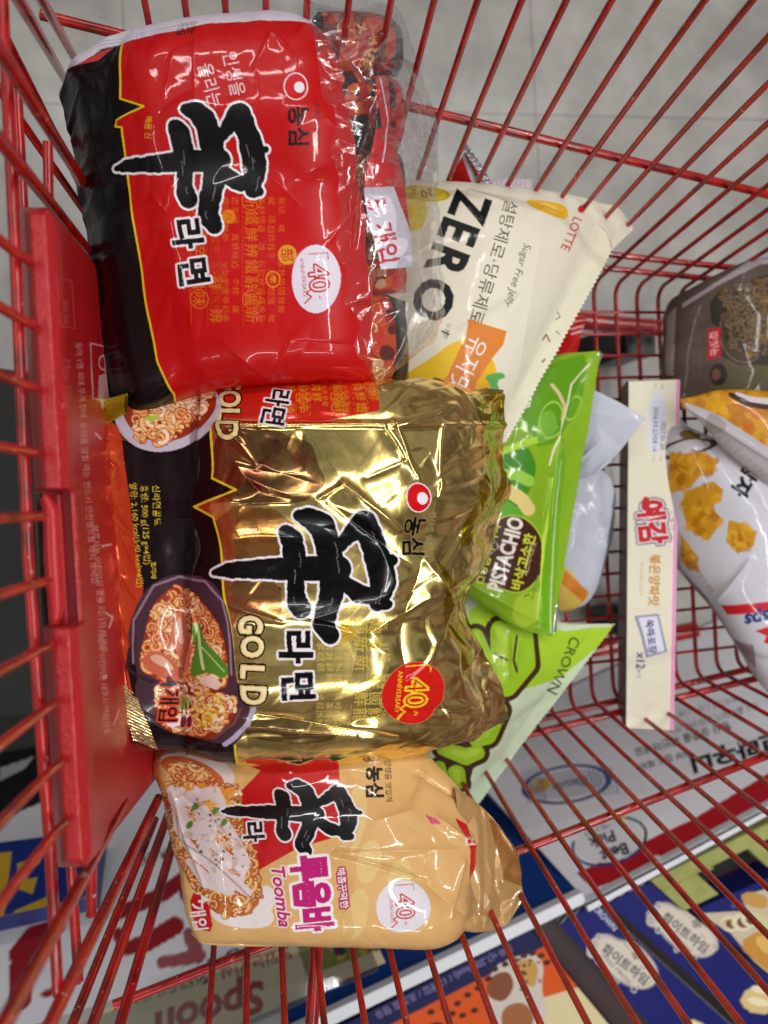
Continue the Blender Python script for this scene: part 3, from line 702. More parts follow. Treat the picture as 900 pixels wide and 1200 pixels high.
# ------------------------------------------------------------------ gold four-pack
def gold_pack():
    t = empty('noodle_multipack', un(350, 670, .12), 'shiny gold four-pack of instant noodles, crumpled foil, in the middle of the cart', 'noodle pack', 'instant noodle multipacks')
    G = (248, 220, 136); cv = Canvas(90, 400, 640, 930, 2.4, G, 1)
    cv.noise(.06, 1, (11, 50))
    # printed tints over the foil
    cv.poly([(245, 498), (322, 500), (340, 512), (366, 516), (372, 540), (384, 566), (370, 578), (352, 592), (250, 592)], (132, 82, 54), .95, .85, 2)
    blobs(cv, [(250, 505), (365, 515), (370, 580), (252, 585)], 30, 5, [(150, 92, 56), (84, 40, 30), (170, 60, 44), (130, 100, 50)], 4, 16, .4)
    cv.poly([(252, 592), (345, 598), (342, 662), (255, 668)], (190, 116, 50), .95, .8, 1)
    cv.poly([(262, 672), (330, 676), (330, 730), (300, 722), (262, 716)], (150, 60, 36), .9, .7, 1); cv.line([(268, 700), (300, 712), (330, 690)], 1.5, (196, 70, 40), .8, .6)
    cv.poly([(285, 838), (390, 855), (400, 878), (280, 876)], (104, 66, 44), .95, .7, 2)
    # black band, tangled bowls
    K = (24, 10, 14)
    bnd = [(247, 400), (246, 512), (246, 560), (276, 574), (229, 594), (251, 606), (256, 650), (264, 705), (275, 790), (270, 930)]
    cv.poly([(90, 400)]+bnd+[(90, 930)], K, 0); cv.line([(x+1, y) for x, y in bnd], 1.3, (236, 206, 40), 0)
    cv.poly([(90, 400), (118, 480), (140, 500), (148, 560), (158, 640), (168, 690), (150, 780), (160, 830), (90, 930)], (206, 72, 36), .35)
    rng = np.random.default_rng(3)
    for k in range(26): cv.text('신라면'[k % 3], 120+rng.random()*30, 500+k*11, 10, 100+rng.random()*30, (226, 130, 60), .0, met=.5, a=.7)
    # upper side face
    cv.poly([(246, 400), (455, 400), (450, 478), (380, 492), (246, 488)], (200, 34, 20), .15)
    pattern(cv, 330, 440, 445, 485, (216, 150, 30), 11, 17, 15, .1)
    cv.text('GOLD', 266, 468, 34, 90, (240, 214, 150), .03, (20, 12, 12), 2.2, shear=0, met=0); cv.text('라면', 322, 470, 32, 100, (14, 8, 12), .03, (236, 226, 234), 2, met=0)
    cv.ell(196, 478, 62, 50, (196, 188, 206), -16, met=0); cv.ell(198, 470, 54, 46, (150, 50, 26), -16, met=0)
    noodles(cv, [(150, 470), (190, 455), (250, 452), (235, 490), (190, 524), (160, 515)], 110, 7, NOOD+[(250, 220, 190)], 2.4, 8, (130, 40, 14))
    noodles(cv, [(160, 430), (250, 430), (250, 460), (160, 470)], 50, 17, NOOD, 2.4, 8, (130, 40, 14))
    cv.poly([(168, 488), (182, 482), (192, 486), (182, 492)], (168, 200, 60), 0, smooth=2)
    # text on black
    Yc = (224, 196, 60); cv.text('신라면골드', 184, 592, 10.5, 88, Yc, met=0); cv.text('중량: 500 g(125 g×4입)', 170, 615, 10, 88, Yc, met=0); cv.text('열량: 2,160 kcal(540 kcal×4입)', 159, 627, 10, 86, Yc, met=0)
    cv.text('조리예', 180, 668, 7.5, 88, Yc, met=0)
    # big bowl
    o = lambda L: [(130+x/3, 650+y/3) for x, y in L]
    cv.poly(o([(62, 250), (100, 150), (160, 90), (240, 66), (340, 80), (400, 140), (425, 300), (450, 480), (500, 545), (445, 690), (380, 690), (280, 670), (180, 620), (105, 565), (85, 480), (100, 420), (70, 340)]), (74, 48, 60), 0, smooth=1)
    cv.line(o([(80, 380), (80, 230), (150, 110), (240, 78), (335, 95), (395, 160), (415, 320), (425, 420)]), 1.4, (150, 120, 140), 0)
    cv.poly(o([(96, 385), (140, 180), (225, 100), (300, 130), (345, 190), (390, 290), (415, 400), (410, 480), (280, 470), (150, 440)]), (160, 54, 26), 0, smooth=1)
    noodles(cv, o([(100, 385), (145, 190), (225, 108), (300, 135), (345, 200), (385, 300), (412, 400), (400, 470), (290, 460), (140, 430)]), 260, 2, NOOD+[(250, 215, 165)], 2.1, 9, (140, 44, 16))
    cv.poly(o([(205, 290), (235, 190), (260, 210), (285, 330), (282, 420), (262, 410), (225, 330)]), (206, 112, 84), 0, smooth=2); cv.poly(o([(215, 280), (240, 210), (252, 240), (262, 330)]), (226, 170, 146), 0, smooth=2)
    cv.poly(o([(100, 370), (150, 330), (210, 360), (270, 430), (220, 450), (150, 420)]), (200, 104, 76), 0, smooth=2); cv.poly(o([(130, 360), (170, 345), (215, 385), (225, 410), (170, 390)]), (226, 176, 150), 0, smooth=2)
    cv.poly(o([(278, 235), (300, 240), (320, 310), (370, 350), (420, 400), (400, 440), (350, 410), (310, 425), (285, 430), (295, 340), (280, 290)]), (84, 140, 44), 0, smooth=2)
    cv.line(o([(288, 240), (305, 320), (330, 400)]), 1.6, (206, 222, 160), 0); cv.line(o([(305, 320), (360, 370), (400, 410)]), .7, (180, 210, 120), 0)
    cv.poly(o([(310, 430), (350, 420), (390, 445), (380, 480), (330, 470)]), (236, 206, 190), 0, smooth=2)
    # second bowl
    cv.poly(o([(152, 450), (280, 445), (445, 500), (440, 570), (360, 672), (280, 668), (190, 620), (160, 540)]), (150, 50, 24), 0, smooth=1)
    noodles(cv, o([(155, 455), (280, 450), (440, 505), (432, 570), (355, 665), (280, 660), (200, 620), (165, 540)]), 170, 12, NOOD+[(250, 220, 180)], 2.1, 8, (140, 40, 20))
    blobs(cv, o([(290, 480), (380, 490), (400, 560), (340, 620), (280, 600)]), 90, 4, [(240, 206, 60), (250, 226, 110), (226, 170, 40), (252, 236, 170)], 1, 3.2)
    cv.ell(*o([(240, 600)])[0], 10, 7, (240, 228, 236), -20, met=0); cv.ell(*o([(268, 602)])[0], 3, 8, (150, 30, 60), 0, met=0); cv.poly(o([(240, 510), (268, 500), (275, 540), (250, 555), (236, 540)]), (140, 170, 60), 0, smooth=2)
    cv.line(o([(500, 548), (478, 605), (428, 660), (392, 690)]), 3.2, (186, 172, 196), 0); cv.line(o([(455, 545), (430, 600), (350, 668)]), 2, (120, 70, 60), 0)
    cv.line(o([(70, 330), (60, 400), (96, 425), (150, 450)]), 2.2, (54, 34, 44), 0)
    cv.text('4', 200, 800, 27, 94, (30, 12, 12), .03, (214, 74, 50), 2.2, met=0); cv.text('개입', 201, 828, 25, 92, (34, 14, 12), .02, (214, 74, 50), 2.2, met=0)
    # titles
    pattern(cv, 372, 735, 452, 855, (204, 176, 40), 21, 17, 19, .12, 0, .9); pattern(cv, 372, 690, 470, 730, (170, 140, 60), 31, 17, 15, .3, .4, .6)
    cv.ell(407, 743, 11, 11, (206, 170, 60), met=.3); cv.text('八', 407, 743, 13, 90, (150, 90, 30), met=0)
    brush(cv, None)
    cv.text('매울 신', 298, 622, 10, 92, (60, 30, 10), met=0); cv.ell(328, 689, 1.6, 1.6, K, met=0)
    cv.text('라', 347, 759, 42, 90, (10, 8, 12), .04, (238, 230, 238), 2.6, met=0); cv.text('면', 350, 804, 42, 88, (10, 8, 12), .04, (238, 230, 238), 2.6, met=0)
    for ch, x, y, s in (('G', 293, 733, 34), ('O', 295, 759, 32), ('L', 296, 787, 33), ('D', 297, 815, 36)):
        cv.text(ch, x, y, s*1.12, 92, (240, 210, 140), .045, (16, 8, 10), 2.6, sx=.85, met=0); cv.text(ch, x+.6, y, s*1.12, 92, (252, 236, 186), .01, sx=.85, met=0)
    logo(cv, 488, 583, 14.5, 17.5); cv.text('농심', 486, 628, 27, 90, (12, 10, 10), .035, met=0); cv.text('인생을 맛있게', 505, 626, 9.5, 92, (20, 18, 14), met=0)
    forty(cv, 486, 814, 38, 39, (206, 26, 20), (240, 206, 40), 1.12, 88, 0)
    cv.poly([(566, 440), (600, 440), (600, 560), (550, 640), (540, 640), (568, 540)], (206, 176, 20), 1); cv.poly([(510, 650), (535, 700), (560, 800), (545, 790), (520, 720)], (200, 170, 24), 1)
    def wr(X, Y, qx, qy, t, z):
        edge = np.clip((qx-470)/90, 0, 1)+np.clip((165-qx)/40, 0, 1)
        h = .0024*np.sin(Y/.052*6.283+.6+3*(X-.1))*np.clip(1.1-(Y/.11)**2, 0, 1)*np.clip((X-.03)/.03, 0, 1)+.0016*swell(X, Y, 31, 7)+.0026*crumple(X, Y, 42, 8, 5)+.0010*crumple(X, Y, 43, 20, 4)+(.0006+.0034*edge)*crumple(X, Y, 61, 22, 6)+.0016*edge*crumple(X, Y, 62, 50, 5)+.0003*crumple(X, Y, 64, 70, 4)
        h += creases(qx, qy, [(373, 585, 402, 568, 3, .0022), (402, 568, 470, 620, 5, .0026), (385, 590, 480, 660, 6, -.0022), (452, 500, 478, 540, 4, .0024), (478, 540, 430, 560, 5, -.002), (465, 495, 490, 560, 3, .0022), (520, 490, 512, 580, 4, .0026),
            (440, 740, 500, 700, 7, .0022), (500, 660, 560, 760, 8, .0030), (250, 850, 420, 868, 4, .0022), (300, 840, 470, 872, 6, -.0018), (470, 500, 540, 470, 5, .0028), (420, 850, 560, 830, 6, -.002), (265, 500, 300, 545, 4, .0018), (250, 590, 340, 590, 4, .0015), (270, 710, 330, 730, 3, .0014)])
        h += .0034*crumple(X, Y, 66, 26, 5)*np.clip((qx-250)/12, 0, 1)*np.clip((378-qx)/20, 0, 1)*np.clip((qy-498)/10, 0, 1)*np.clip((592-qy)/14, 0, 1)+.0026*crumple(X, Y, 67, 18, 5)*np.clip((qx-275)/12, 0, 1)*np.clip((400-qx)/30, 0, 1)*np.clip((qy-838)/10, 0, 1)
        h += .0022*np.exp(-((qy-497)/4.)**2)*np.clip((qx-240)/20, 0, 1)
        return h
    A = [(121, 470, .262), (150, 462, .258), (240, 452, .24), (380, 446, .245), (500, 446, .235), (552, 456, .215), (590, 458, .195)]
    B = [(140, 790, .262), (158, 868, .258), (220, 880, .23), (330, 888, .235), (460, 882, .232), (540, 866, .22), (592, 838, .20)]
    bag('printed_foil_wrap', A, B, [(0, .002), (.05, .006), (.14, .018), (.4, .046), (.7, .048), (.88, .026), (.95, .008), (1, .002)], [(0, .002), (.08, .06), (.4, .10), (.85, .09), (.95, .02), (1, .001)], 3.2, cv, M_FOIL, t, 560, 600, wr, tpar=[0, .08, .26, .55, .8, .9, 1], bow=lambda t_, x: -.042*np.exp(-((x-.28)/.36)**2)*np.clip((t_-.6)/.4, 0, 1)**1.5)
    # crimped foil fins
    cg = Canvas(0, 0, 10, 10, 1, (212, 182, 30), 1); cg2 = Canvas(0, 0, 10, 10, 1, (206, 192, 140), 1); cy = Canvas(0, 0, 10, 10, 1, (186, 176, 40), .9)
    fin = lambda s, a=.0022: (lambda X, Y, qx, qy, t_, z: a*crumple(X, Y, s, 40, 5)+.0004*np.sin(Y*2600))
    bag('end_seal', [(572, 458, .200), (592, 462, .198)], [(528, 655, .20), (552, 668, .185)], [(0, .002), (1, .0006)], [(0, .001), (1, .0005)], 2.2, cg, M_FOIL, t, 70, 260, fin(5))
    bag('end_seal', [(505, 680, .215), (530, 690, .19)], [(560, 840, .215), (592, 850, .19)], [(0, .003), (1, .0006)], [(0, .001), (1, .0005)], 2.2, cg, M_FOIL, t, 70, 260, fin(6, .004))
    bag('end_seal', [(525, 745, .205), (560, 760, .19)], [(560, 862, .215), (597, 842, .20)], [(0, .004), (1, .001)], [(0, .001), (1, .0005)], 2.2, cg2, M_FOIL, t, 90, 200, fin(8, .005))
    bag('end_seal', [(120, 468, .268), (150, 462, .268)], [(122, 497, .266), (148, 484, .27)], [(0, .002), (1, .004)], [(0, .001), (1, .0005)], 2.2, cy, M_FOIL, t, 60, 80, fin(7))
    bag('end_seal', [(134, 790, .264), (156, 802, .262)], [(156, 868, .262), (186, 880, .26)], [(0, .002), (1, .006)], [(0, .001), (1, .0005)], 2.2, cg2, M_FOIL, t, 80, 120, fin(9))
gold_pack()

# ------------------------------------------------------------------ cream four-pack
def tan_pack():
    t = empty('noodle_multipack', un(380, 990, .08), 'tan and red four-pack of creamy instant noodles lying below the gold pack', 'noodle pack', 'instant noodle multipacks')
    cv = Canvas(150, 830, 650, 1150, 2.6, (222, 176, 112))
    for k, (x, y, r) in enumerate([(415, 960, 40), (432, 1010, 26), (418, 1075, 34), (470, 1030, 24)]):
        cv.ell(x, y, 14, r, (232, 206, 140), 10, a=.6)
    for y0 in (890, 950, 1010, 1070): cv.line([(400+8*math.sin(y0), y0), (412, y0+25), (402, y0+55)], 5, (214, 166, 100), a=.6)
    o = lambda L: [(150+x/3, 860+y/3) for x, y in L]
    cv.poly(o([(380, 62), (742, 66), (748, 200), (740, 360), (600, 400), (455, 482), (400, 340), (388, 200), (465, 122), (388, 84)]), (196, 16, 20))
    cv.ell(*o([(240, 110)])[0], 46, 22, (226, 210, 206), 22); cv.ell(*o([(225, 130)])[0], 38, 15, (200, 100, 50), 22)
    noodles(cv, o([(140, 95), (230, 95), (310, 155), (300, 170), (150, 165)]), 60, 3, NOOD, 2, 8, (140, 60, 20))
    cv.ell(*o([(400, 640)])[0], 38, 19, (232, 224, 222), 8); cv.ell(*o([(470, 600)])[0], 14, 22, (232, 224, 222), 20)
    reg = o([(90, 180), (180, 168), (392, 172), (402, 330), (452, 420), (472, 590), (420, 640), (330, 655), (240, 580), (150, 400), (105, 265)])
    cv.poly(reg, (196, 110, 44), smooth=1)
    noodles(cv, reg, 380, 8, [(222, 134, 50), (232, 158, 74), (206, 108, 40), (196, 92, 36), (240, 186, 110)], 2.1, 9, (116, 46, 12), hi=(255, 236, 190))
    blobs(cv, o([(110, 190), (370, 180), (390, 260), (300, 260), (130, 240)]), 22, 9, [(236, 176, 60), (226, 150, 50)], 3, 8, .9)
    for k, L in enumerate([[(150, 200), (180, 300), (260, 360), (400, 480)], [(190, 230), (300, 200), (330, 250), (270, 330)], [(200, 340), (330, 300), (380, 380), (400, 450)], [(260, 380), (280, 470), (340, 540)], [(170, 320), (230, 420), (330, 500), (420, 560)], [(210, 450), (270, 520), (350, 550)]]):
        cv.strokes([[(x, y, 6.5+2.5*math.sin(k+i*2)) for i, (x, y) in enumerate(o(L))]], (226, 212, 214), a=.92); blobs(cv, [(x+dx, y+dy) for x, y in o(L) for dx, dy in ((0, 0), (9, 5))] if False else o([(150, 200), (300, 190), (420, 460), (400, 520), (250, 470)]), 26, k+60, [(236, 226, 230), (222, 206, 206), (206, 178, 160)], 2, 6, .8)
    blobs(cv, o([(180, 220), (390, 230), (410, 470), (260, 460)]), 46, 6, [(84, 120, 50), (60, 96, 40), (120, 150, 70), (150, 60, 60)], .6, 2.2); blobs(cv, o([(180, 220), (390, 230), (420, 500), (230, 430)]), 90, 16, [(160, 60, 70), (120, 130, 80), (250, 246, 248)], .3, .8)
    for x, y in ((225, 255), (215, 320), (665 - 330, 310), (300, 270)): cv.ell(*o([(x, y)])[0], 3.4, 5, (90, 140, 56), 30)
    cv.line(o([(170, 290), (180, 370), (300, 460), (440, 590)]), 1.2, (160, 130, 120), a=.7)
    cv.poly(o([(205, 560), (275, 575), (300, 715), (235, 700)]), (196, 18, 28), smooth=1); cv.text('4', *o([(262, 583)])[0], 19, 80, (240, 232, 236), .03); cv.text('개입', *o([(243, 650)])[0], 21, 82, (240, 232, 236), .02)
    brush(cv, [(257, 948), (363, 1003), (397, 927), (427, 950), (402, 980)], seed=9, ow=2.0)
    cv.text('라', 297, 975, 27, 86, (10, 8, 12), .035, (238, 230, 238), 1.8)
    Mg = (190, 26, 118); cv.text('투움바', 366, 1048, 46, 84, Mg, .055, (244, 236, 240), 3.4, sx=.72); cv.text('투움바', 366, 1048, 46, 84, Mg, .05, sx=.72)
    cv.text('Toomba', 330, 1052, 22, 82, Mg, .03, (244, 232, 226), 1.6, shear=.25); cv.text('매콤꾸덕한', 402, 1041, 10.5, 84, (240, 230, 232), .02, (176, 30, 96), 2)
    logo(cv, 437, 884, 13, 10); cv.text('농심', 440, 915, 22, 90, (22, 16, 12), .04); cv.text('인생을 맛있게', 457, 914, 9, 90, (50, 34, 20), .01)
    forty(cv, 474, 1064, 32, 32, (226, 220, 230), (196, 40, 44), .86, 84)
    cv.poly([(533, 958), (546, 966), (552, 1010), (550, 1032), (545, 1000)], (206, 24, 30)); cv.text('신', 545, 985, 13, 84, (240, 220, 220), .03)
    for k in range(5): cv.line([(500+k*2.2, 955+k), (506+k*2, 965)], .8, (206, 80, 120))
    cv.poly([(556, 930), (620, 950), (620, 1060), (572, 1040)], (176, 128, 66)); cv.noise(.04, 5, (9, 30))
    def wr(X, Y, qx, qy, t, z):
        edge = np.clip((qx-500)/70, 0, 1)+np.clip((225-qx)/30, 0, 1)
        h = .0014*np.sin(Y/.05*6.283+2)*np.clip(1-(Y/.07)**2, 0, 1)+.0010*swell(X, Y, 41, 8)+.0038*crumple(X, Y, 44, 8, 4)+(.0003+.0006*np.clip((qx-400)/60, 0, 1))*crumple(X, Y, 46, 45, 5)+(.0005+.0030*edge)*crumple(X, Y, 45, 20, 6)
        h += creases(qx, qy, [(390, 1000, 540, 995, 6, .0022), (395, 998, 500, 1032, 4, .0026), (500, 905, 480, 950, 4, .003), (480, 950, 440, 962, 5, .002), (515, 960, 560, 1000, 5, .003), (470, 1010, 560, 1085, 8, -.0022), (540, 1010, 530, 1075, 4, .003), (490, 905, 560, 945, 4, -.003), (200, 925, 290, 1000, 4, -.0022), (200, 930, 240, 1050, 3, .0016)])
        return h
    A = [(180, 880, .215), (198, 874, .22), (300, 866, .222), (420, 862, .222), (490, 878, .22), (528, 915, .225), (552, 952, .23)]
    B = [(224, 1094, .262), (238, 1106, .27), (330, 1109, .274), (440, 1110, .274), (505, 1111, .27), (532, 1100, .262), (546, 1084, .255)]
    bag('printed_wrap', A, B, [(0, .002), (.06, .010), (.18, .020), (.5, .027), (.78, .024), (.92, .016), (1, .004)], [(0, .002), (.1, .07), (.5, .09), (.85, .07), (.95, .02), (1, .002)], 2.7, cv, M_TAN, t, 520, 460, wr)
    c2 = Canvas(520, 900, 660, 1120, 2, (182, 142, 90), .2); c2.poly([(575, 960), (660, 960), (660, 1060), (590, 1030)], (150, 100, 48)); c2.noise(.08, 4, (6, 20))
    bag('end_seal', [(532, 922, .245), (556, 938, .243), (584, 966, .241), (604, 998, .240)], [(536, 1088, .256), (560, 1092, .254), (585, 1088, .250), (613, 1057, .246)], [(0, .005), (.4, .003), (.7, .002), (1, .0008)], [(0, .004), (1, .0006)], 2.3, c2, M_TAN, t, 200, 260,
        lambda X, Y, qx, qy, t_, z: .0026*crumple(X, Y, 91, 16, 5)+.0012*crumple(X, Y, 92, 60, 4), zig=.0015)
tan_pack()
# ------------------------------------------------------------------ snack bags
def zero_bag():
    t = empty('jelly_bag', un(600, 360, .03), 'cream matte bag of sugar free jelly with big black ZERO lettering', 'snack bag')
    cv = Canvas(390, 170, 790, 570, 2.6, (234, 228, 208)); cv.noise(.03, 2, (12, 50))
    cv.ell(486, 243, 15, 26, (232, 206, 60)); cv.ell(500, 219, 30, 12, (222, 196, 50), 6); cv.ell(500, 219, 27, 10, (150, 130, 30), 6, w=.6); cv.text('20', 502, 219, 17, 160, (90, 80, 30), .01); cv.text('300 g', 484, 220, 7, 100, (90, 80, 30))
    A0 = 111
    for ch, x, y, k in (('Z', 553, 237, 1), ('E', 538, 270, 1), ('R', 524, 306, 1), ('O', 508, 351, 1.14)): cv.text(ch, x, y, 62, A0, (14, 16, 18), .035, sx=.88*k)
    cv.text('설탕제로·당류제로', 580, 305, 19.5, 108, (40, 40, 42), .0, sx=1.08); cv.text('Sugar Free Jelly', 606, 322, 12.5, 108, (70, 70, 70), shear=.2)
    cv.text('LOTTE', 671, 273, 15, 116, (204, 40, 50), .012); cv.ell(687, 241, 4, 6, (204, 40, 50), 25)
    cv.poly([(618, 226), (650, 228), (670, 236), (670, 256), (650, 250), (630, 240)], (240, 186, 40), smooth=1); cv.poly([(634, 230), (654, 232), (662, 246), (648, 246)], (250, 206, 90), smooth=1); cv.line([(640, 236), (664, 246)], .8, (230, 150, 30))
    cv.poly([(470, 440), (505, 420), (530, 400), (560, 395), (580, 440), (574, 470), (560, 480), (520, 478), (470, 470)], (240, 196, 40), smooth=2)
    cv.ell(566, 440, 16, 26, (246, 190, 40)); cv.poly([(567, 440), (588, 435), (594, 442), (582, 446), (588, 460), (578, 462), (574, 448)], (100, 180, 90), smooth=1)
    cv.poly([(548, 374), (594, 388), (590, 404), (578, 418), (560, 446), (552, 470), (520, 480), (510, 455), (525, 440), (538, 410), (546, 396)], (226, 134, 52)); cv.text('유자맛', 548, 428, 26, 116, (250, 244, 236), .0)
    cv.line([(518, 388), (526, 392)], 1, (60, 60, 60)); cv.text('상큼한', 524, 388, 7, 110, (60, 60, 60))
    # stamped seal strip
    cv.poly([(714, 250), (800, 250), (640, 600), (590, 560), (600, 470)], (236, 232, 206)); cv.text('ㄱ', 652, 370, 14, 60, (110, 70, 70)); cv.line([(636, 398), (640, 392), (644, 400)], .8, (130, 60, 60)); cv.line([(636, 424), (639, 421)], .9, (140, 80, 70)); cv.line([(651, 388), (656, 392)], .5, (90, 90, 90))
    def wr(X, Y, qx, qy, t_, z):
        e = np.clip((t_-.8)/.15, 0, 1)
        h = .0015*swell(X, Y, 5, 6)+.0006*crumple(X, Y, 15, 14, 4)+.0012*e*crumple(X, Y, 16, 30, 4)+.00006*e*np.sin(X*2100)
        h += creases(qx, qy, [(540, 385, 612, 342, 4, .0022), (555, 215, 600, 232, 3, .0018), (566, 250, 550, 235, 3, .0012), (640, 240, 600, 480, 5, .001), (700, 245, 718, 285, 4, .0016), (612, 342, 595, 365, 3, -.0014)])
        return h
    bag('printed_wrap', [(420, 200, .135), (480, 214, .145), (560, 217, .15), (640, 225, .145), (690, 233, .135), (735, 258, .12)], [(400, 520, .155), (440, 530, .16), (490, 535, .165), (540, 532, .165), (568, 526, .16), (592, 519, .155)],
        [(0, .02), (.3, .03), (.6, .026), (.8, .012), (.9, .003), (1, .0006)], [(0, .03), (.3, .05), (.6, .035), (.85, .008), (1, .0006)], 2.6, cv, M_MATTE, t, 420, 460, wr, zig=.0022)
    # folded corner tab at the end seal
    c2 = Canvas(690, 220, 760, 330, 2, (224, 216, 196))
    bag('corner_fold', [(692, 236, .136), (722, 242, .130), (742, 268, .122)], [(700, 262, .134), (712, 276, .130), (718, 292, .126)], [(0, .001), (1, .001)], [(0, .001), (1, .001)], 2.3, c2, M_MATTE, t, 70, 70, lambda X, Y, qx, qy, t_, z: .0012*crumple(X, Y, 4, 40, 3))
zero_bag()

def red_snack():
    t = empty('snack_bag', un(600, 300, .0), 'red and silver snack bag showing its crimped ends from under the cream jelly bag', 'snack bag')
    cv = Canvas(500, 150, 740, 460, 2, (196, 24, 26)); cv.noise(.1, 3, (8, 20)); cv.poly([(538, 168), (546, 172), (566, 216), (556, 222)], (206, 204, 210)); cv.poly([(560, 205), (640, 190), (640, 222), (560, 232)], (206, 190, 200))
    for y in (376, 386, 392): cv.line([(672, y), (690, y-6)], 1, (230, 200, 200))
    bag('printed_wrap', [(545, 178, .125), (580, 240, .09), (620, 310, .07), (668, 366, .06), (688, 372, .06)], [(520, 222, .105), (540, 280, .07), (600, 400, .05), (650, 425, .045), (672, 420, .045)], [(0, .0005), (.1, .012), (.5, .03), (.85, .014), (1, .0006)], [(0, .0005), (.1, .01), (.5, .04), (.85, .02), (1, .0006)],
        2.4, cv, M_PRINT, t, 160, 120, lambda X, Y, qx, qy, t_, z: .003*crumple(X, Y, 8, 24, 5))
    e = Canvas(0, 0, 10, 10, 1, (214, 196, 206))
    bag('end_seal', [(572, 214, .118), (600, 209, .116), (623, 210, .115)], [(566, 234, .12), (596, 236, .118), (622, 228, .116)], [(0, .001), (1, .001)], [(0, .0005), (1, .0005)], 2.2, e, M_FOIL2, t, 120, 60, lambda X, Y, qx, qy, t_, z: .0006*np.sin(X*1400)+.001*crumple(X, Y, 9, 40, 3))
    c = Canvas(530, 160, 580, 230, 2, (170, 168, 172), .7)
    bag('end_seal', [(540, 172, .13), (556, 196, .125), (570, 222, .12)], [(546, 168, .128), (566, 196, .124), (578, 220, .12)], [(0, .0006), (1, .0006)], [(0, .0005), (1, .0005)], 2.2, c, M_FOIL, t, 60, 40, lambda X, Y, qx, qy, t_, z: .0008*np.sin(X*1400))
M_FOIL2 = print_mat('pearly_film', .3, .6, .2, 120)
red_snack()

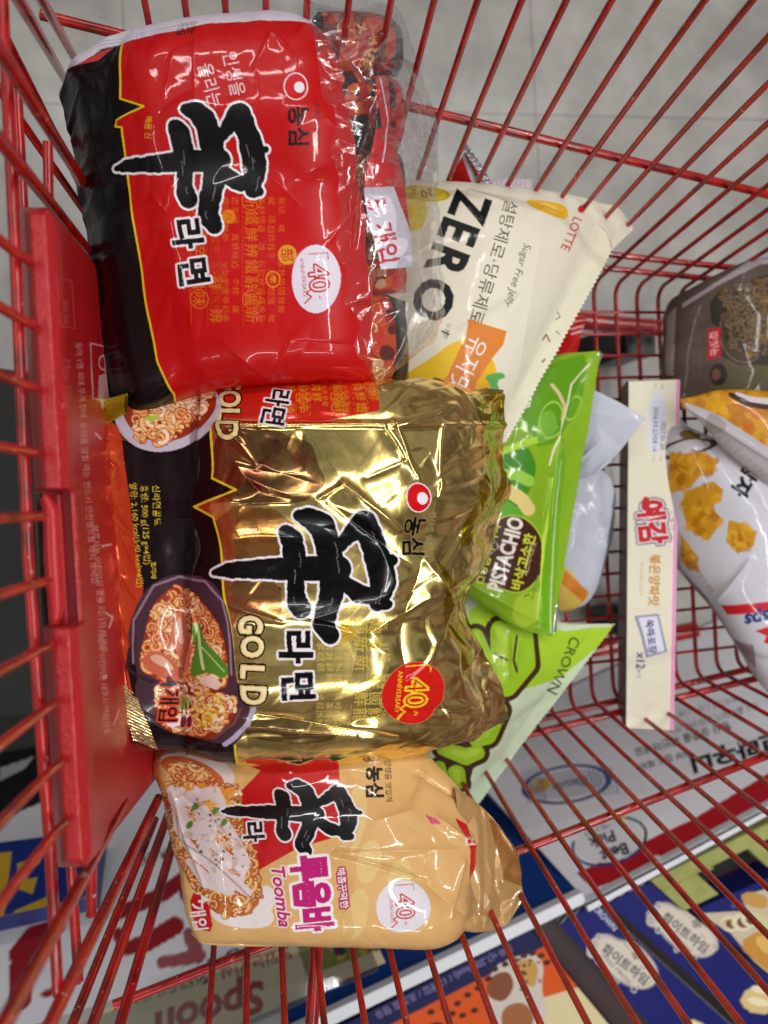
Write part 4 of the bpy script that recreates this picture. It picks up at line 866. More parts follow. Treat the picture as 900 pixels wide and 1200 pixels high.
def green_bag():
    t = empty('snack_bag', un(610, 590, .02), 'glossy green pistachio snack bag with a dark brown badge and a folded lime seam', 'snack bag')
    cv = Canvas(440, 380, 760, 800, 2.6, (134, 176, 32)); cv.noise(.06, 2, (14, 50))
    o = lambda L: [(480+x/3, 480+y/3) for x, y in L]
    cv.poly(o([(380, -120), (480, -150), (560, -190), (640, -220), (600, 0), (470, 160), (400, 40)]), (98, 156, 26), smooth=1)
    cv.poly(o([(330, 150), (400, 110), (450, 180), (440, 250), (400, 330), (330, 370), (260, 380), (290, 200)]), (66, 138, 26), smooth=2)
    cv.strokes([[(x, y, 8) for x, y in o([(290, 285), (350, 285), (400, 320), (420, 350)])]], (226, 206, 130)); cv.strokes([[(x, y, 11) for x, y in o([(270, 350), (330, 350), (370, 380)])]], (92, 170, 36))
    cv.strokes([[(x, y, 7) for x, y in o([(310, 235), (370, 225), (420, 250)])]], (150, 206, 70))
    cv.strokes([[(x, y, 4) for x, y in o([(320, 150), (400, 120), (470, 100)])]], (176, 220, 60))
    cv.ell(640, 500, 10, 20, (120, 180, 60), 20); cv.strokes([[(650, 450, 2), (656, 460, 2), (662, 476, 2), (658, 492, 1.5)]], (214, 196, 140)); cv.ell(672, 478, 7, 15, (150, 196, 70), 25, w=1.4); cv.ell(646, 492, 12, 22, (170, 210, 90), 15, w=1.2)
    cv.line([(692, 425), (670, 450), (664, 480), (650, 520), (644, 545)], 1.0, (232, 232, 190))
    Bd = (70, 34, 24); P = o([(195, 580), (215, 500), (240, 445), (275, 410), (330, 380), (375, 385), (410, 408), (438, 450), (446, 520), (440, 570), (415, 610), (380, 642), (330, 632), (290, 612), (240, 606)]); P = [((x-590)*1.14+595, (y-650)*1.1+650) for x, y in P]
    cv.poly(P, (170, 196, 60), smooth=2); P2 = [(x*.96+.04*(590), y*.96+.04*650) for x, y in P]; cv.poly(P2, Bd, smooth=2)
    cv.text('PISTACHIO', 594, 650, 26, -75, (238, 230, 220), .035, sx=.70)
    cv.text('바삭고소한', 615, 659, 15, -77, (208, 214, 60), .03); cv.text('피스타치오맛', 622, 655, 7.5, -77, (196, 190, 130), .01)
    cv.text('건강품이 가득', 572, 650, 13, -75, (208, 214, 60), .02); cv.line(o([(232, 560), (300, 430)]), .6, (190, 180, 120)); 
    cv.poly(o([(120, 600), (190, 600), (240, 700), (130, 640)]), (150, 170, 80))
    cv.poly([(640, 590), (650, 540), (656, 520), (663, 540), (656, 610), (648, 750), (628, 745)], (110, 172, 24)); cv.line([(646, 560), (636, 640), (632, 740)], 1.2, (200, 226, 70)); cv.line([(656, 540), (648, 640), (645, 745)], 1, (196, 206, 150))
    cv.poly(o([(390, 650), (470, 640), (470, 720), (400, 800), (370, 720)]), (176, 206, 60), a=.7, smooth=1); cv.text('piece of green', 628, 690, 5.5, -78, (90, 130, 30)); cv.line(o([(412, 660), (426, 655)]), .7, (90, 60, 20))
    def wr(X, Y, qx, qy, t_, z):
        e = np.clip((qx-615)/40, 0, 1)
        return .0014*swell(X, Y, 15, 9)+(.0030+.0030*e)*crumple(X, Y, 25, 12, 5)+.0005*crumple(X, Y, 26, 60, 4)+creases(qx, qy, [(655, 520, 644, 620, 3, .003), (643, 560, 630, 740, 3, .0034), (652, 500, 656, 540, 4, .003), (600, 745, 690, 640, 4, 0), (620, 520, 650, 500, 4, .0025), (690, 420, 655, 520, 5, -.0025), (560, 690, 640, 735, 5, .002), (637, 600, 634, 740, 2, -.002)])
    bag('printed_wrap', [(520, 470, .12), (572, 452, .125), (620, 428, .125), (662, 415, .12), (703, 411, .115)], [(480, 670, .115), (530, 690, .125), (572, 715, .125), (610, 738, .12), (646, 745, .115)],
        [(0, .015), (.3, .022), (.6, .018), (.82, .007), (.93, .002), (1, .0006)], [(0, .02), (.3, .05), (.6, .04), (.85, .012), (1, .0006)], 2.5, cv, M_PRINT, t, 400, 420, wr, zig=.0008)
    c2 = Canvas(0, 0, 10, 10, 1, (190, 196, 186), .8)
    bag('end_seal', [(700, 414, .115), (672, 500, .113), (668, 545, .113), (656, 620, .112), (647, 743, .111)], [(707, 414, .114), (677, 500, .112), (673, 545, .112), (661, 620, .111), (652, 740, .110)], [(0, .0008), (1, .0008)], [(0, .0006), (1, .0006)], 2.2, c2, M_FOIL, t, 300, 30, lambda X, Y, qx, qy, t_, z: .0012*crumple(X, Y, 19, 60, 4))
green_bag()

def crown_bag():
    t = empty('snack_bag', un(590, 830, .0), 'mint and lime snack bag with puffy lime letters outlined in brown, under the green bag', 'snack bag')
    cv = Canvas(480, 640, 760, 970, 2.8, (206, 218, 190)); cv.noise(.04, 7, (14, 50))
    o = lambda L: [(480+x/3, 560+y/3) for x, y in L]
    L1 = (156, 198, 34); Br = (66, 38, 24)
    cv.poly([(560, 690), (648, 744), (722, 728), (720, 742), (640, 812), (570, 822), (530, 790)], (170, 210, 50), smooth=1)
    cv.poly([(600, 812), (655, 796), (716, 745), (720, 760), (600, 960), (540, 960), (520, 900)], (206, 222, 190))
    shapes = [[[(235, 560, 28), (262, 640, 34)]], [[(320, 540, 34), (330, 700, 44), (300, 740, 30)], [(390, 540, 50), (400, 650, 44), (340, 730, 40)]], [[(280, 630, 22), (290, 650, 22)]], [[(310, 820, 34), (270, 900, 40), (240, 920, 30)]],
              [[(120, 960, 26), (200, 985, 32), (240, 970, 26)]], [[(170, 1050, 30), (180, 1090, 26)], [(110, 1030, 20), (120, 1070, 22)]]]
    for sh in shapes: cv.strokes([[(480+x/3, 560+y/3, r/3) for x, y, r in st] for st in sh], Br, 6)
    cv.poly(o([(250, 740), (330, 760), (350, 830), (300, 930), (230, 1010), (215, 1100), (150, 1110), (100, 1020), (100, 950), (220, 940), (260, 830)]), Br, smooth=1)
    for sh in shapes: cv.strokes([[(480+x/3, 560+y/3, r/3) for x, y, r in st] for st in sh], L1)
    for sh in shapes: cv.strokes([[(480+x/3-.5, 560+y/3-1.5, r/3*.45) for x, y, r in st] for st in sh[:1]], (184, 216, 70), a=.7)
    cv.line(o([(380, 560), (365, 640), (375, 680)]), 1.6, Br); cv.line(o([(300, 620), (340, 640)]), 1.4, Br)
    cv.text('CROWN', 662, 780, 17, 114, (70, 90, 30), .01, sx=1.1)
    def wr(X, Y, qx, qy, t_, z):
        e = np.clip((t_-.7)/.2, 0, 1)
        return .0014*swell(X, Y, 55, 7)+(.0016+.0020*e)*crumple(X, Y, 56, 14, 5)+.0004*crumple(X, Y, 57, 60, 4)+creases(qx, qy, [(590, 760, 560, 700, 5, .002), (600, 745, 598, 790, 2.5, .0025), (612, 752, 604, 790, 2.5, .002), (700, 730, 560, 930, 5, -.0015)])
    bag('printed_wrap', [(500, 650, .09), (560, 678, .095), (610, 705, .095), (665, 730, .09), (720, 731, .085)], [(490, 880, .075), (505, 905, .08), (528, 925, .08), (546, 936, .075), (560, 941, .07)],
        [(0, .016), (.3, .026), (.6, .020), (.82, .007), (.93, .0015), (1, .0006)], [(0, .03), (.3, .06), (.6, .045), (.85, .012), (1, .0006)], 2.5, cv, M_PRINT, t, 380, 420, wr, zig=.0012)
crown_bag()

def white_bag():
    t = empty('snack_bag', un(700, 580, .0), 'plain pale grey bag with a pointed corner between the green bag and the long carton', 'snack bag')
    cv = Canvas(620, 430, 790, 760, 2, (196, 200, 214)); cv.noise(.05, 7, (14, 40))
    cv.poly([(655, 660), (668, 668), (690, 700), (664, 730), (650, 700)], (226, 190, 90)); cv.poly([(662, 668), (690, 694), (684, 706), (658, 684)], (214, 130, 40)); cv.text('영양정보', 704, 610, 6, 80, (160, 170, 190)); cv.text('원재료명', 699, 625, 5, 80, (170, 176, 196))
    cv.ell(677, 596, 7, 4.5, (226, 230, 240), 40, w=1.4); cv.ell(705, 627, 6, 8, (220, 226, 236), 10, w=1.2)
    wr = lambda X, Y, qx, qy, t_, z: .0016*swell(X, Y, 65, 8)+.0034*crumple(X, Y, 66, 12, 5)+creases(qx, qy, [(672, 545, 700, 520, 3, .0022), (690, 560, 712, 540, 4, .002), (705, 560, 708, 640, 4, .003), (680, 480, 750, 495, 4, .001)])
    bag('printed_wrap', [(655, 458, .085), (685, 455, .095), (715, 466, .10), (757, 490, .105)], [(650, 560, .07), (672, 562, .08), (695, 555, .09), (717, 541, .10)], [(0, .004), (.4, .004), (.8, .002), (1, .0006)], [(0, .03), (.4, .04), (.8, .008), (1, .0006)], 2.3, cv, M_MATTE, t, 200, 180, wr)
    bag('lower_fold', [(640, 540, .05), (676, 545, .055), (708, 552, .055), (722, 580, .05)], [(630, 700, .03), (655, 715, .035), (680, 708, .03), (714, 640, .03)], [(0, .006), (.4, .010), (.8, .006), (1, .001)], [(0, .02), (.4, .018), (.8, .012), (1, .001)], 3.4, cv, M_MATTE, t, 200, 180, wr)
white_bag()

# ------------------------------------------------------------------ long carton
def carton():
    t = empty('snack_carton', un(765, 650, .0), 'long narrow cream carton with red Korean lettering and a white date label', 'box')
    z = .068; tl, tr_, br_, bl = un(737, 447, z), un(797, 445, z), un(790, 856, z), un(734, 853, z)
    cv = Canvas(690, 420, 820, 880, 3, (228, 222, 200)); rng = np.random.default_rng(1)
    for k in range(60):
        y = 450+k*7; cv.line([(735+3*math.sin(k), y), (760, y+5+3*math.sin(k*2)), (795, y-6)], .4, (238, 234, 214), a=.7)
    cv.poly([(791, 440), (800, 440), (792, 860), (783.5, 860)], (226, 160, 190)); cv.poly([(790.5, 440), (792.5, 440), (785, 860), (783, 860)], (240, 220, 226))
    cv.poly([(761, 459), (781, 459), (779, 532), (757, 531)], (222, 220, 238), smooth=1); cv.text('2026.03.27/08 16', 768, 503, 7.6, 92, (60, 60, 74), .0); cv.text('2027.01.20', 777, 510, 7.6, 92, (60, 60, 74), .0)
    for x, y in ((768, 452), (776, 453), (766, 537), (774, 537)): cv.text('제조', x, y, 4, 92, (110, 110, 110))
    for b, s in (((180, 178, 190), 3.4), ((60, 60, 66), 2.2)):
        cv.text('예감', 764, 612, 36, 84, (196, 30, 40), .06, b, s, sx=.78)
    cv.text('예감', 764, 612, 36, 84, (232, 226, 232), .06, (232, 226, 232), 1.3, sx=.78); cv.text('예감', 764, 612, 36, 84, (196, 24, 36), .05, sx=.78)
    cv.ell(757, 590, 5, 8, (196, 24, 36)); cv.text('오븐에 구운', 788, 610, 5, 88, (100, 90, 80))
    cv.text('볶은양파맛', 767, 680, 14, 92, (196, 140, 50), .03, sx=.95); cv.text('Roasted Onion', 752, 678, 6.4, 92, (206, 166, 110), shear=.3)
    cv.poly([(743, 722), (772, 719), (782, 764), (757, 771), (750, 742)], (150, 150, 176)); cv.poly([(748, 724), (770, 722), (779, 763), (760, 767), (754, 742)], (224, 224, 240)); cv.text('쏙쏙포장', 763, 746, 11, 84, (60, 60, 130), .03)
    cv.text('x12', 751, 774, 14, 92, (54, 54, 126), .03, sx=.9); cv.text('봉지', 749, 789, 6, 92, (80, 80, 140))
    panel('front_face', [tl, tr_, br_, bl], cv, M_CARD, t, .0012, 460)
    W = tr_-tl
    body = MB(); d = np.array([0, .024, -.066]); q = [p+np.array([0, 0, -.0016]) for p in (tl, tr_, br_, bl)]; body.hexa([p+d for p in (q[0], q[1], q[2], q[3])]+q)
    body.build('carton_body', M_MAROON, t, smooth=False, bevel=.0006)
    # cream and brown end flaps
    for a, b, s in ((tl, tr_, 1), (br_, bl, 1)):
        m = MB(); c = (a+b)/2; out = nz(np.cross(b-a, (0, 0, 1))); out = out if out@(c-(tl+br_)/2) > 0 else -out
        P = [a*1.0+out*.0003, b+out*.0003]; P = [p+np.array([0, 0, -.003]) for p in P]
        m.hexa([P[0]+d*.9, P[1]+d*.9, P[1]+d*.9+out*.0008, P[0]+d*.9+out*.0008, P[0], P[1], P[1]+out*.0008, P[0]+out*.0008]); m.build('end_flap', M_TAUPE, t, smooth=False)
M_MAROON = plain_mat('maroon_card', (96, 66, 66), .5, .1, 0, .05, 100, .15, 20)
M_TAUPE = plain_mat('taupe_card', (150, 138, 122), .5, .1, 0, .05, 100, .1, 20)
carton()

# ------------------------------------------------------------------ far bags
def soup_bag():
    t = empty('food_pouch', un(850, 400, .0), 'taupe stand-up food pouch with a dark photo of cooked mushrooms and a small red label', 'food pouch')
    cv = Canvas(760, 270, 980, 520, 2.4, (84, 70, 62)); cv.noise(.08, 3, (10, 30))
    o = lambda L: [(650+x/3.6, 250+y/3.6) for x, y in L]
    cv.poly(o([(540, 400), (700, 300), (870, 215), (1000, 200), (1000, 150), (860, 180), (540, 380)]), (150, 140, 146))
    cv.poly(o([(720, 620), (900, 620), (1000, 700), (1000, 800), (560, 800), (700, 700)]), (88, 78, 50))
    cv.poly(o([(655, 350), (760, 310), (880, 260), (1000, 230), (1000, 640), (700, 640), (690, 480), (655, 460)]), (48, 42, 34), smooth=1)
    cv.ell(*o([(800, 500)])[0], 29, 36, (66, 50, 36)); cv.ell(*o([(800, 500)])[0], 29, 36, (120, 106, 90), w=1)
    blobs(cv, o([(700, 330), (900, 270), (900, 600), (740, 600)]), 160, 3, [(120, 92, 62), (96, 68, 40), (30, 24, 22), (20, 16, 18), (140, 104, 60), (150, 110, 50)], 2, 6, .85)
    noodles(cv, o([(700, 330), (900, 270), (900, 600), (740, 600)]), 90, 5, [(96, 76, 54), (84, 62, 40), (110, 84, 44)], 1.8, 8, (30, 22, 18), hi=(130, 110, 80))
    cv.poly(o([(645, 490), (700, 480), (700, 600), (645, 625)]), (168, 24, 34)); cv.text('밥짓는', *o([(672, 552)])[0], 11, 88, (214, 150, 150), .02)
    cv.ell(*o([(690, 680)])[0], 10, 13, (40, 34, 32)); cv.ell(*o([(680, 680)])[0], 5, 7, (110, 70, 60)); cv.text('표고버섯 영양밥', *o([(600, 540)])[0], 13, 88, (92, 82, 84), .0)
    cv.poly(o([(890, 400), (1000, 300), (1000, 600), (900, 560)]), (160, 154, 140), smooth=1); cv.poly([(782, 370), (792, 360), (790, 440), (780, 440)], (150, 140, 128))
    wr = lambda X, Y, qx, qy, t_, z: .002*swell(X, Y, 5, 7)+.0042*crumple(X, Y, 6, 12, 5)
    bag('printed_wrap', [(780, 372, .02), (792, 352, .05), (840, 322, .075), (900, 302, .08), (960, 296, .07), (1000, 300, .05)], [(776, 470, .02), (786, 478, .05), (840, 480, .065), (900, 480, .07), (960, 480, .06), (1000, 480, .05)], [(0, .001), (.12, .008), (.5, .015), (.85, .01), (1, .002)], [(0, .002), (.2, .04), (.8, .04), (1, .002)], 6, cv, M_MATTE, t, 240, 220, wr)
soup_bag()

def chips(kind):
    base = (206, 206, 216)
    YE = [(216, 156, 24), (196, 130, 16), (228, 176, 44), (176, 106, 18)]
    o = lambda L: [(770+x/6.67, 440+y/6.67) for x, y in L]
    if kind == 0:
        t = empty('chip_bag', un(850, 620, .0), 'white chip bag with golden potato cubes and red stripes, right of the long carton', 'snack bag')
        cv = Canvas(730, 420, 960, 860, 2.4, base); cv.noise(.04, 7, (14, 40))
        cv.poly(o([(120, 200), (230, 230), (300, 330), (220, 320), (120, 310)]), (150, 20, 34)); cv.ell(*o([(230, 480)])[0], 30, 14, (214, 206, 214), -10); cv.ell(*o([(230, 560)])[0], 34, 10, (74, 50, 46), -14, w=3); cv.ell(*o([(230, 440)])[0], 15, 8, (130, 104, 40), -10)
        for L in ([(180, 620), (330, 600), (480, 660), (430, 780), (330, 790), (260, 880), (180, 900)], [(230, 900), (440, 830), (520, 900), (500, 980), (420, 1030), (520, 1130), (400, 1290), (240, 1200), (190, 1000)], [(560, 1130), (700, 1170), (780, 1230), (760, 1330), (640, 1390), (540, 1300)], [(180, 1230), (300, 1400), (340, 1560), (200, 1480)], [(90, 600), (200, 620), (200, 900), (90, 900)]):
            cv.poly(o(L), (206, 146, 26)); blobs(cv, o(L), 40, len(L), YE, 2, 7, .6); 
        cv.text('감자', *o([(720, 810)])[0], 25, 122, (24, 26, 34), .05)
        p = lambda L: [(650+x/3.6, 650+y/3.6) for x, y in L]
        cv.poly(p([(700, 225), (900, 200), (1100, 170), (1100, 215), (900, 240), (730, 268)]), (206, 24, 38)); cv.text('Crisps', *p([(910, 255)])[0], 24, 166, (40, 50, 126), .04, shear=.2)
        cv.poly(p([(850, 330), (900, 310), (1000, 300), (1000, 420), (890, 380), (900, 350)]), (206, 24, 38))
        cv.poly(p([(530, 90), (640, 200), (760, 400), (850, 400), (880, 540), (700, 400), (560, 180)]), (150, 134, 140)); cv.text('원재료명 및 함량', *p([(620, 100)])[0], 7, 55, (150, 120, 120))
        wr = lambda X, Y, qx, qy, t_, z: .002*swell(X, Y, 75, 6)+.0014*crumple(X, Y, 76, 10, 5)+creases(qx, qy, [(878, 655, 842, 705, 4, .004), (795, 480, 900, 600, 8, -.003)])
        bag('printed_wrap', [(780, 470, .04), (790, 490, .06), (850, 520, .085), (905, 560, .09), (960, 600, .08)], [(790, 620, .02), (800, 660, .035), (840, 720, .05), (885, 792, .06), (935, 850, .05)], [(0, .004), (.15, .022), (.5, .034), (.85, .022), (1, .004)], [(0, .004), (.15, .02), (.5, .04), (.85, .02), (1, .004)], 2.5, cv, M_PRINT, t, 300, 300, wr)
        e = Canvas(0, 0, 10, 10, 1, (206, 206, 212), .85)
        bag('end_seal', [(868, 752, .066), (888, 742, .066), (905, 745, .066)], [(884, 782, .062), (896, 802, .062), (910, 812, .062)], [(0, .003), (1, .001)], [(0, .001), (1, .001)], 2.2, e, M_FOIL, t, 80, 80, lambda X, Y, qx, qy, t_, z: .004*crumple(X, Y, 9, 40, 5))
    else:
        t = empty('chip_bag', un(880, 520, .0), 'golden yellow chip bag with a brown and white ring, at the right edge', 'snack bag')
        cv = Canvas(760, 420, 960, 700, 2.4, (206, 150, 34))
        blobs(cv, [(790, 430), (960, 430), (960, 600), (800, 520)], 240, 3, YE+[(190, 96, 20), (180, 110, 30)], 3, 10, .7)
        cv.strokes([[(860, 462, 4), (875, 472, 4), (900, 476, 4), (940, 466, 4)]], (70, 40, 34)); cv.strokes([[(868, 460, 3), (882, 467, 3.6), (902, 469, 4), (940, 458, 4)]], (214, 204, 206))
        cv.poly(o([(215, 205), (400, 275), (500, 320), (700, 450), (900, 580), (1100, 700), (1100, 1100), (860, 860), (600, 650), (470, 580), (380, 480), (330, 420)]), (186, 180, 186)); cv.poly(o([(400, 280), (500, 330), (560, 400), (440, 500), (380, 400)]), (140, 130, 130), smooth=1, a=.6)
        cv.text('원재료명 감자 식용유', *o([(700, 640)])[0], 9, 40, (150, 136, 130)); cv.text('영양성분 1회 제공량', *o([(660, 690)])[0], 8, 40, (160, 146, 140))
        wr = lambda X, Y, qx, qy, t_, z: .0018*swell(X, Y, 85, 7)+.0016*crumple(X, Y, 86, 12, 5)+creases(qx, qy, [(798, 472, 905, 540, 3, .004)])
        bag('printed_wrap', [(797, 468, .10), (815, 464, .105), (845, 457, .11), (905, 460, .11), (970, 470, .10)], [(802, 474, .10), (826, 500, .105), (850, 528, .105), (905, 574, .105), (970, 630, .09)], [(0, .001), (.3, .012), (.6, .018), (1, .004)], [(0, .001), (.3, .01), (.6, .02), (1, .004)], 2.4, cv, M_MATTE, t, 220, 220, wr)
chips(0); chips(1)
# ------------------------------------------------------------------ promotional shelf beside the cart
def shelf():
    W = (236, 236, 243); RD = (176, 24, 36); DK = (18, 18, 22)
    t = empty('display_stand', un(700, 1050, -.38), 'low display stand whose white board has a Best Pick circle and a red stripe', 'display stand')
    cv = Canvas(460, 700, 1100, 1120, 2.0, W); cv.noise(.03, 4, (20, 60))
    # red stripe, circle, oval badge, notice text (upside down for the camera: the board faces the cart)
    cv.poly([(675, 1023), (812, 960), (1090, 790), (1090, 845), (905, 965), (695, 1042)], RD)
    for a0, a1, c in ((20, 110, (20, 60, 120)), (110, 200, (60, 90, 150)), (200, 262, W), (262, 300, (220, 170, 60)), (300, 345, (50, 120, 90)), (345, 380, DK)):
        cv.line([(714+43*math.cos(math.radians(a)), 986+27*math.sin(math.radians(a))-8*math.cos(math.radians(a))) for a in range(a0, a1+1, 6)], 1.7, c)
    cv.ell(714, 986, 40, 24, (226, 226, 232), -11); A = 160
    cv.text('Best', 720, 999, 19, A, (24, 26, 32), .03); cv.text('Pick', 705, 984, 19, A, (24, 26, 32), .03); cv.text('이번 주 추천', 700, 972, 6.5, A, (60, 60, 70)); cv.text('특별 상품', 698, 966, 5.5, A, (60, 60, 70))
    cv.ell(664, 919, 50, 21, (60, 80, 140), 172, w=3); cv.ell(664, 919, 44, 16, (204, 206, 216), 172); cv.ell(632, 921, 13, 8, (206, 160, 60), 160); cv.ell(626, 917, 4, 6, (230, 200, 130), 10); cv.text('Biscuits', 668, 919, 14, 168, (70, 84, 130), .02, shear=.2)
    for k in range(6): cv.line([(612+k*4, 905-k), (620+k*4, 940)], 1.2, (90, 110, 160), a=.6)
    for k in range(6): cv.line([(690+k*5, 902-k*.5), (700+k*5, 934-k)], 1.1, (90, 110, 160), a=.6)
    cv.text('브라우니', 864, 880, 24, 164, DK, .05, sx=1.3); cv.text('행사 상품을 확인하세요', 800, 866, 12, 164, (70, 70, 80), .02); cv.text('1+1 골라담기 교차구매 가능', 835, 842, 9.5, 164, (90, 90, 100), .01)
    cv.text('행사기간 1.15 ~ 1.28', 830, 828, 8.5, 164, (100, 100, 110)); cv.text('일부 점포 제외', 780, 890, 10, 164, (70, 70, 80), .02)
    panel('poster_board', [(690, 1058, -.10), (1010, 890, -.10), (900, 700, -.375), (520, 872, -.375)], cv, M_BOARD, t, .004, 330)
    M_WR = plain_mat('white_rail_plastic', (222, 224, 232), .35, .3, 0, .05, 60); M_DK = plain_mat('black_strip', (20, 20, 22), .4, .2)
    m = MB(); m.tube([un(686, 1060, -.098), un(1015, 886, -.098)], .0022, 8); m.build('black_strip', M_DK, t)
    def slab(P, th, name, mat, parent, bev=.001):
        n = nz(np.cross(P[1]-P[0], P[3]-P[0])); n = n if n[2] > 0 else -n
        m = MB(); m.hexa([p-n*th for p in P]+list(P)); return m.build(name, mat, parent, smooth=False, bevel=bev)
    slab([un(686, 1058, -.097), un(1015, 884, -.097), un(1018, 893, -.097), un(690, 1069, -.097)], .012, 'price_rail', M_WR, t)
    slab([un(330, 1213, -.10), un(682, 1046, -.10), un(688, 1058, -.10), un(336, 1228, -.10)], .012, 'price_rail', M_WR, t)
    m2 = MB(); m2.tube([un(771, 1006, -.094), un(771, 1006, -.085)], .004, 12); m2.build('rail_bolt', M_CHROME, t)
    # blue lower board
    cb = Canvas(300, 880, 760, 1260, 1.5, (14, 60, 132)); cb.noise(.06, 4, (20, 60)); cb.text('특가', 650, 985, 30, 155, (10, 50, 116), .04)
    panel('blue_board', [(330, 1212, -.11), (684, 1050, -.11), (540, 900, -.375), (330, 1010, -.375)], cb, M_BOARD, t, .004, 160)
    # shelf top (dark, the boxes stand on it)
    M_SH = plain_mat('shelf_metal', (64, 34, 38), .5, .1, 0, .1, 60, .2, 12)
    slab([un(330, 1230, -.150), un(1020, 893, -.150), un(1500, 1300, -.150), un(500, 1800, -.150)], .012, 'shelf_top', M_SH, t)
    # left part of the stand: large poster faces
    t2 = empty('display_stand', un(100, 1120, -.38), 'white promotional display panel with large dark red rounded lettering, behind the lower left bars', 'display stand')
    c = Canvas(-260, 740, 480, 1260, 1.6, (206, 206, 212)); c.noise(.04, 4, (20, 60))
    c.poly([(-260, 800), (190, 740), (190, 850), (150, 900), (0, 960), (-260, 1010)], (16, 16, 20)); c.poly([(0, 900), (40, 886), (30, 900), (0, 915)], (150, 150, 156))
    R2 = (134, 22, 32)
    c.strokes([[(24, 1135, 13), (24, 1170, 13)], [(24, 1120, 14), (40, 1098, 13), (66, 1086, 10)]], R2); c.strokes([[(52, 1165, 4), (80, 1155, 4)]], R2)
    c.strokes([[(-20, 1110, 16), (-18, 1150, 16), (-30, 1180, 12)]], R2)
    c.strokes([[(205, 1085, 11), (172, 1105, 10), (145, 1112, 8), (140, 1095, 8)]], R2); c.strokes([[(140, 1070, 8), (190, 1048, 9), (215, 1030, 9), (218, 1050, 7)]], R2); c.strokes([[(222, 1095, 8), (232, 1120, 9), (190, 1128, 7)]], R2, a=.9)
    c.text('골라담기', 285, 1116, 15, 158, DK, .05, sx=1.6); c.text('초특가 행사', 190, 1000, 12, 160, DK, .04)
    panel('poster_board', [(-250, 1290, -.12), (420, 1080, -.12), (340, 820, -.375), (-200, 920, -.375)], c, M_BOARD, t2, .004, 260)
    # beige price card in an acrylic holder
    t3 = empty('sign_holder', un(280, 1170, -.13), 'clear acrylic sign holder with a beige card and brown Spoon lettering', 'sign')
    c = Canvas(90, 1060, 470, 1260, 2, (186, 172, 140)); c.noise(.04, 6, (12, 40))
    c.text('롯데마트와 함께', 200, 1158, 14, 164, (40, 44, 40), .01); c.text('Spoon', 246, 1180, 50, 163, (138, 40, 34), .035, shear=.3, sx=1.05); c.text('맛있는 간식', 300, 1128, 18, 164, (150, 70, 54), .03)
    c.poly([(345, 1100), (440, 1070), (450, 1110), (360, 1145)], (120, 120, 60)); blobs(c, [(350, 1100), (440, 1075), (445, 1110), (360, 1140)], 24, 4, [(190, 160, 60), (70, 80, 60), (40, 50, 80)], 3, 8)
    panel('price_card', [(130, 1262, -.075), (452, 1128, -.075), (420, 1062, -.115), (105, 1190, -.115)], c, M_CARD, t3, .001, 200)
    P = [un(120, 1275, -.070), un(444, 1136, -.070), un(420, 1072, -.110), un(95, 1200, -.110)]; m = MB(); n = np.array([0, 0, .0015]); m.hexa([p-n for p in P]+[p for p in P]); m.build('clear_cover', M_ACR, t3, smooth=False)
    P = [un(120, 1275, -.070), un(444, 1136, -.070)]; m = MB(); d = np.array([0, 0, -.035]); m.hexa([P[0]+d, P[1]+d, P[1]+d+np.array([.0015, 0, 0]), P[0]+d+np.array([.0015, 0, 0]), P[0], P[1], P[1]+np.array([.0015, 0, 0]), P[0]+np.array([.0015, 0, 0])]); m.build('clear_front', M_ACR, t3, smooth=False)
    # blue and yellow carton seen low at the left
    t4 = empty('promo_box', un(0, 1040, -.15), 'blue box with blocky yellow lettering at the lower left edge', 'box')
    c = Canvas(-120, 940, 170, 1120, 2, (18, 38, 110)); YW = (176, 142, 34)
    c.poly([(-60, 1005), (14, 998), (10, 1030), (8, 1050), (2, 1090), (-60, 1110)], YW); c.poly([(20, 1012), (48, 1004), (46, 1012), (32, 1018), (32, 1030), (44, 1028), (38, 1048), (22, 1042)], YW); c.poly([(16, 1068), (66, 1046), (70, 1066), (18, 1082)], YW); c.poly([(96, 1052), (110, 1044), (112, 1054), (98, 1062)], YW)
    f = panel('printed_face', [(-110, 1098, -.115), (108, 1050, -.115), (118, 972, -.19), (-100, 1000, -.19)], c, M_CARD, t4, .001, 200)
    P = [un(-110, 1098, -.1165), un(108, 1050, -.1165), un(118, 972, -.1915), un(-100, 1000, -.1915)]; d = np.array([.03, 0, -.03]); m = MB(); m.hexa([p+d for p in P]+P); m.build('box_body', plain_mat('navy_card', (18, 38, 110), .5), t4, smooth=False)

def acrylic():
    m, nt, b = newmat('clear_acrylic'); out = nt.nodes['Material Output']
    tr = nt.nodes.new('ShaderNodeBsdfTransparent'); tr.inputs['Color'].default_value = (.86, .88, .9, 1); gl = nt.nodes.new('ShaderNodeBsdfGlossy'); gl.inputs['Roughness'].default_value = .06
    a = nt.nodes.new('ShaderNodeMixShader'); a.inputs['Fac'].default_value = .12; nt.links.new(tr.outputs[0], a.inputs[1]); nt.links.new(gl.outputs[0], a.inputs[2]); nt.links.new(a.outputs[0], out.inputs['Surface'])
    noise_bump(nt, b, 40, .1); return m
M_ACR = acrylic()
shelf()

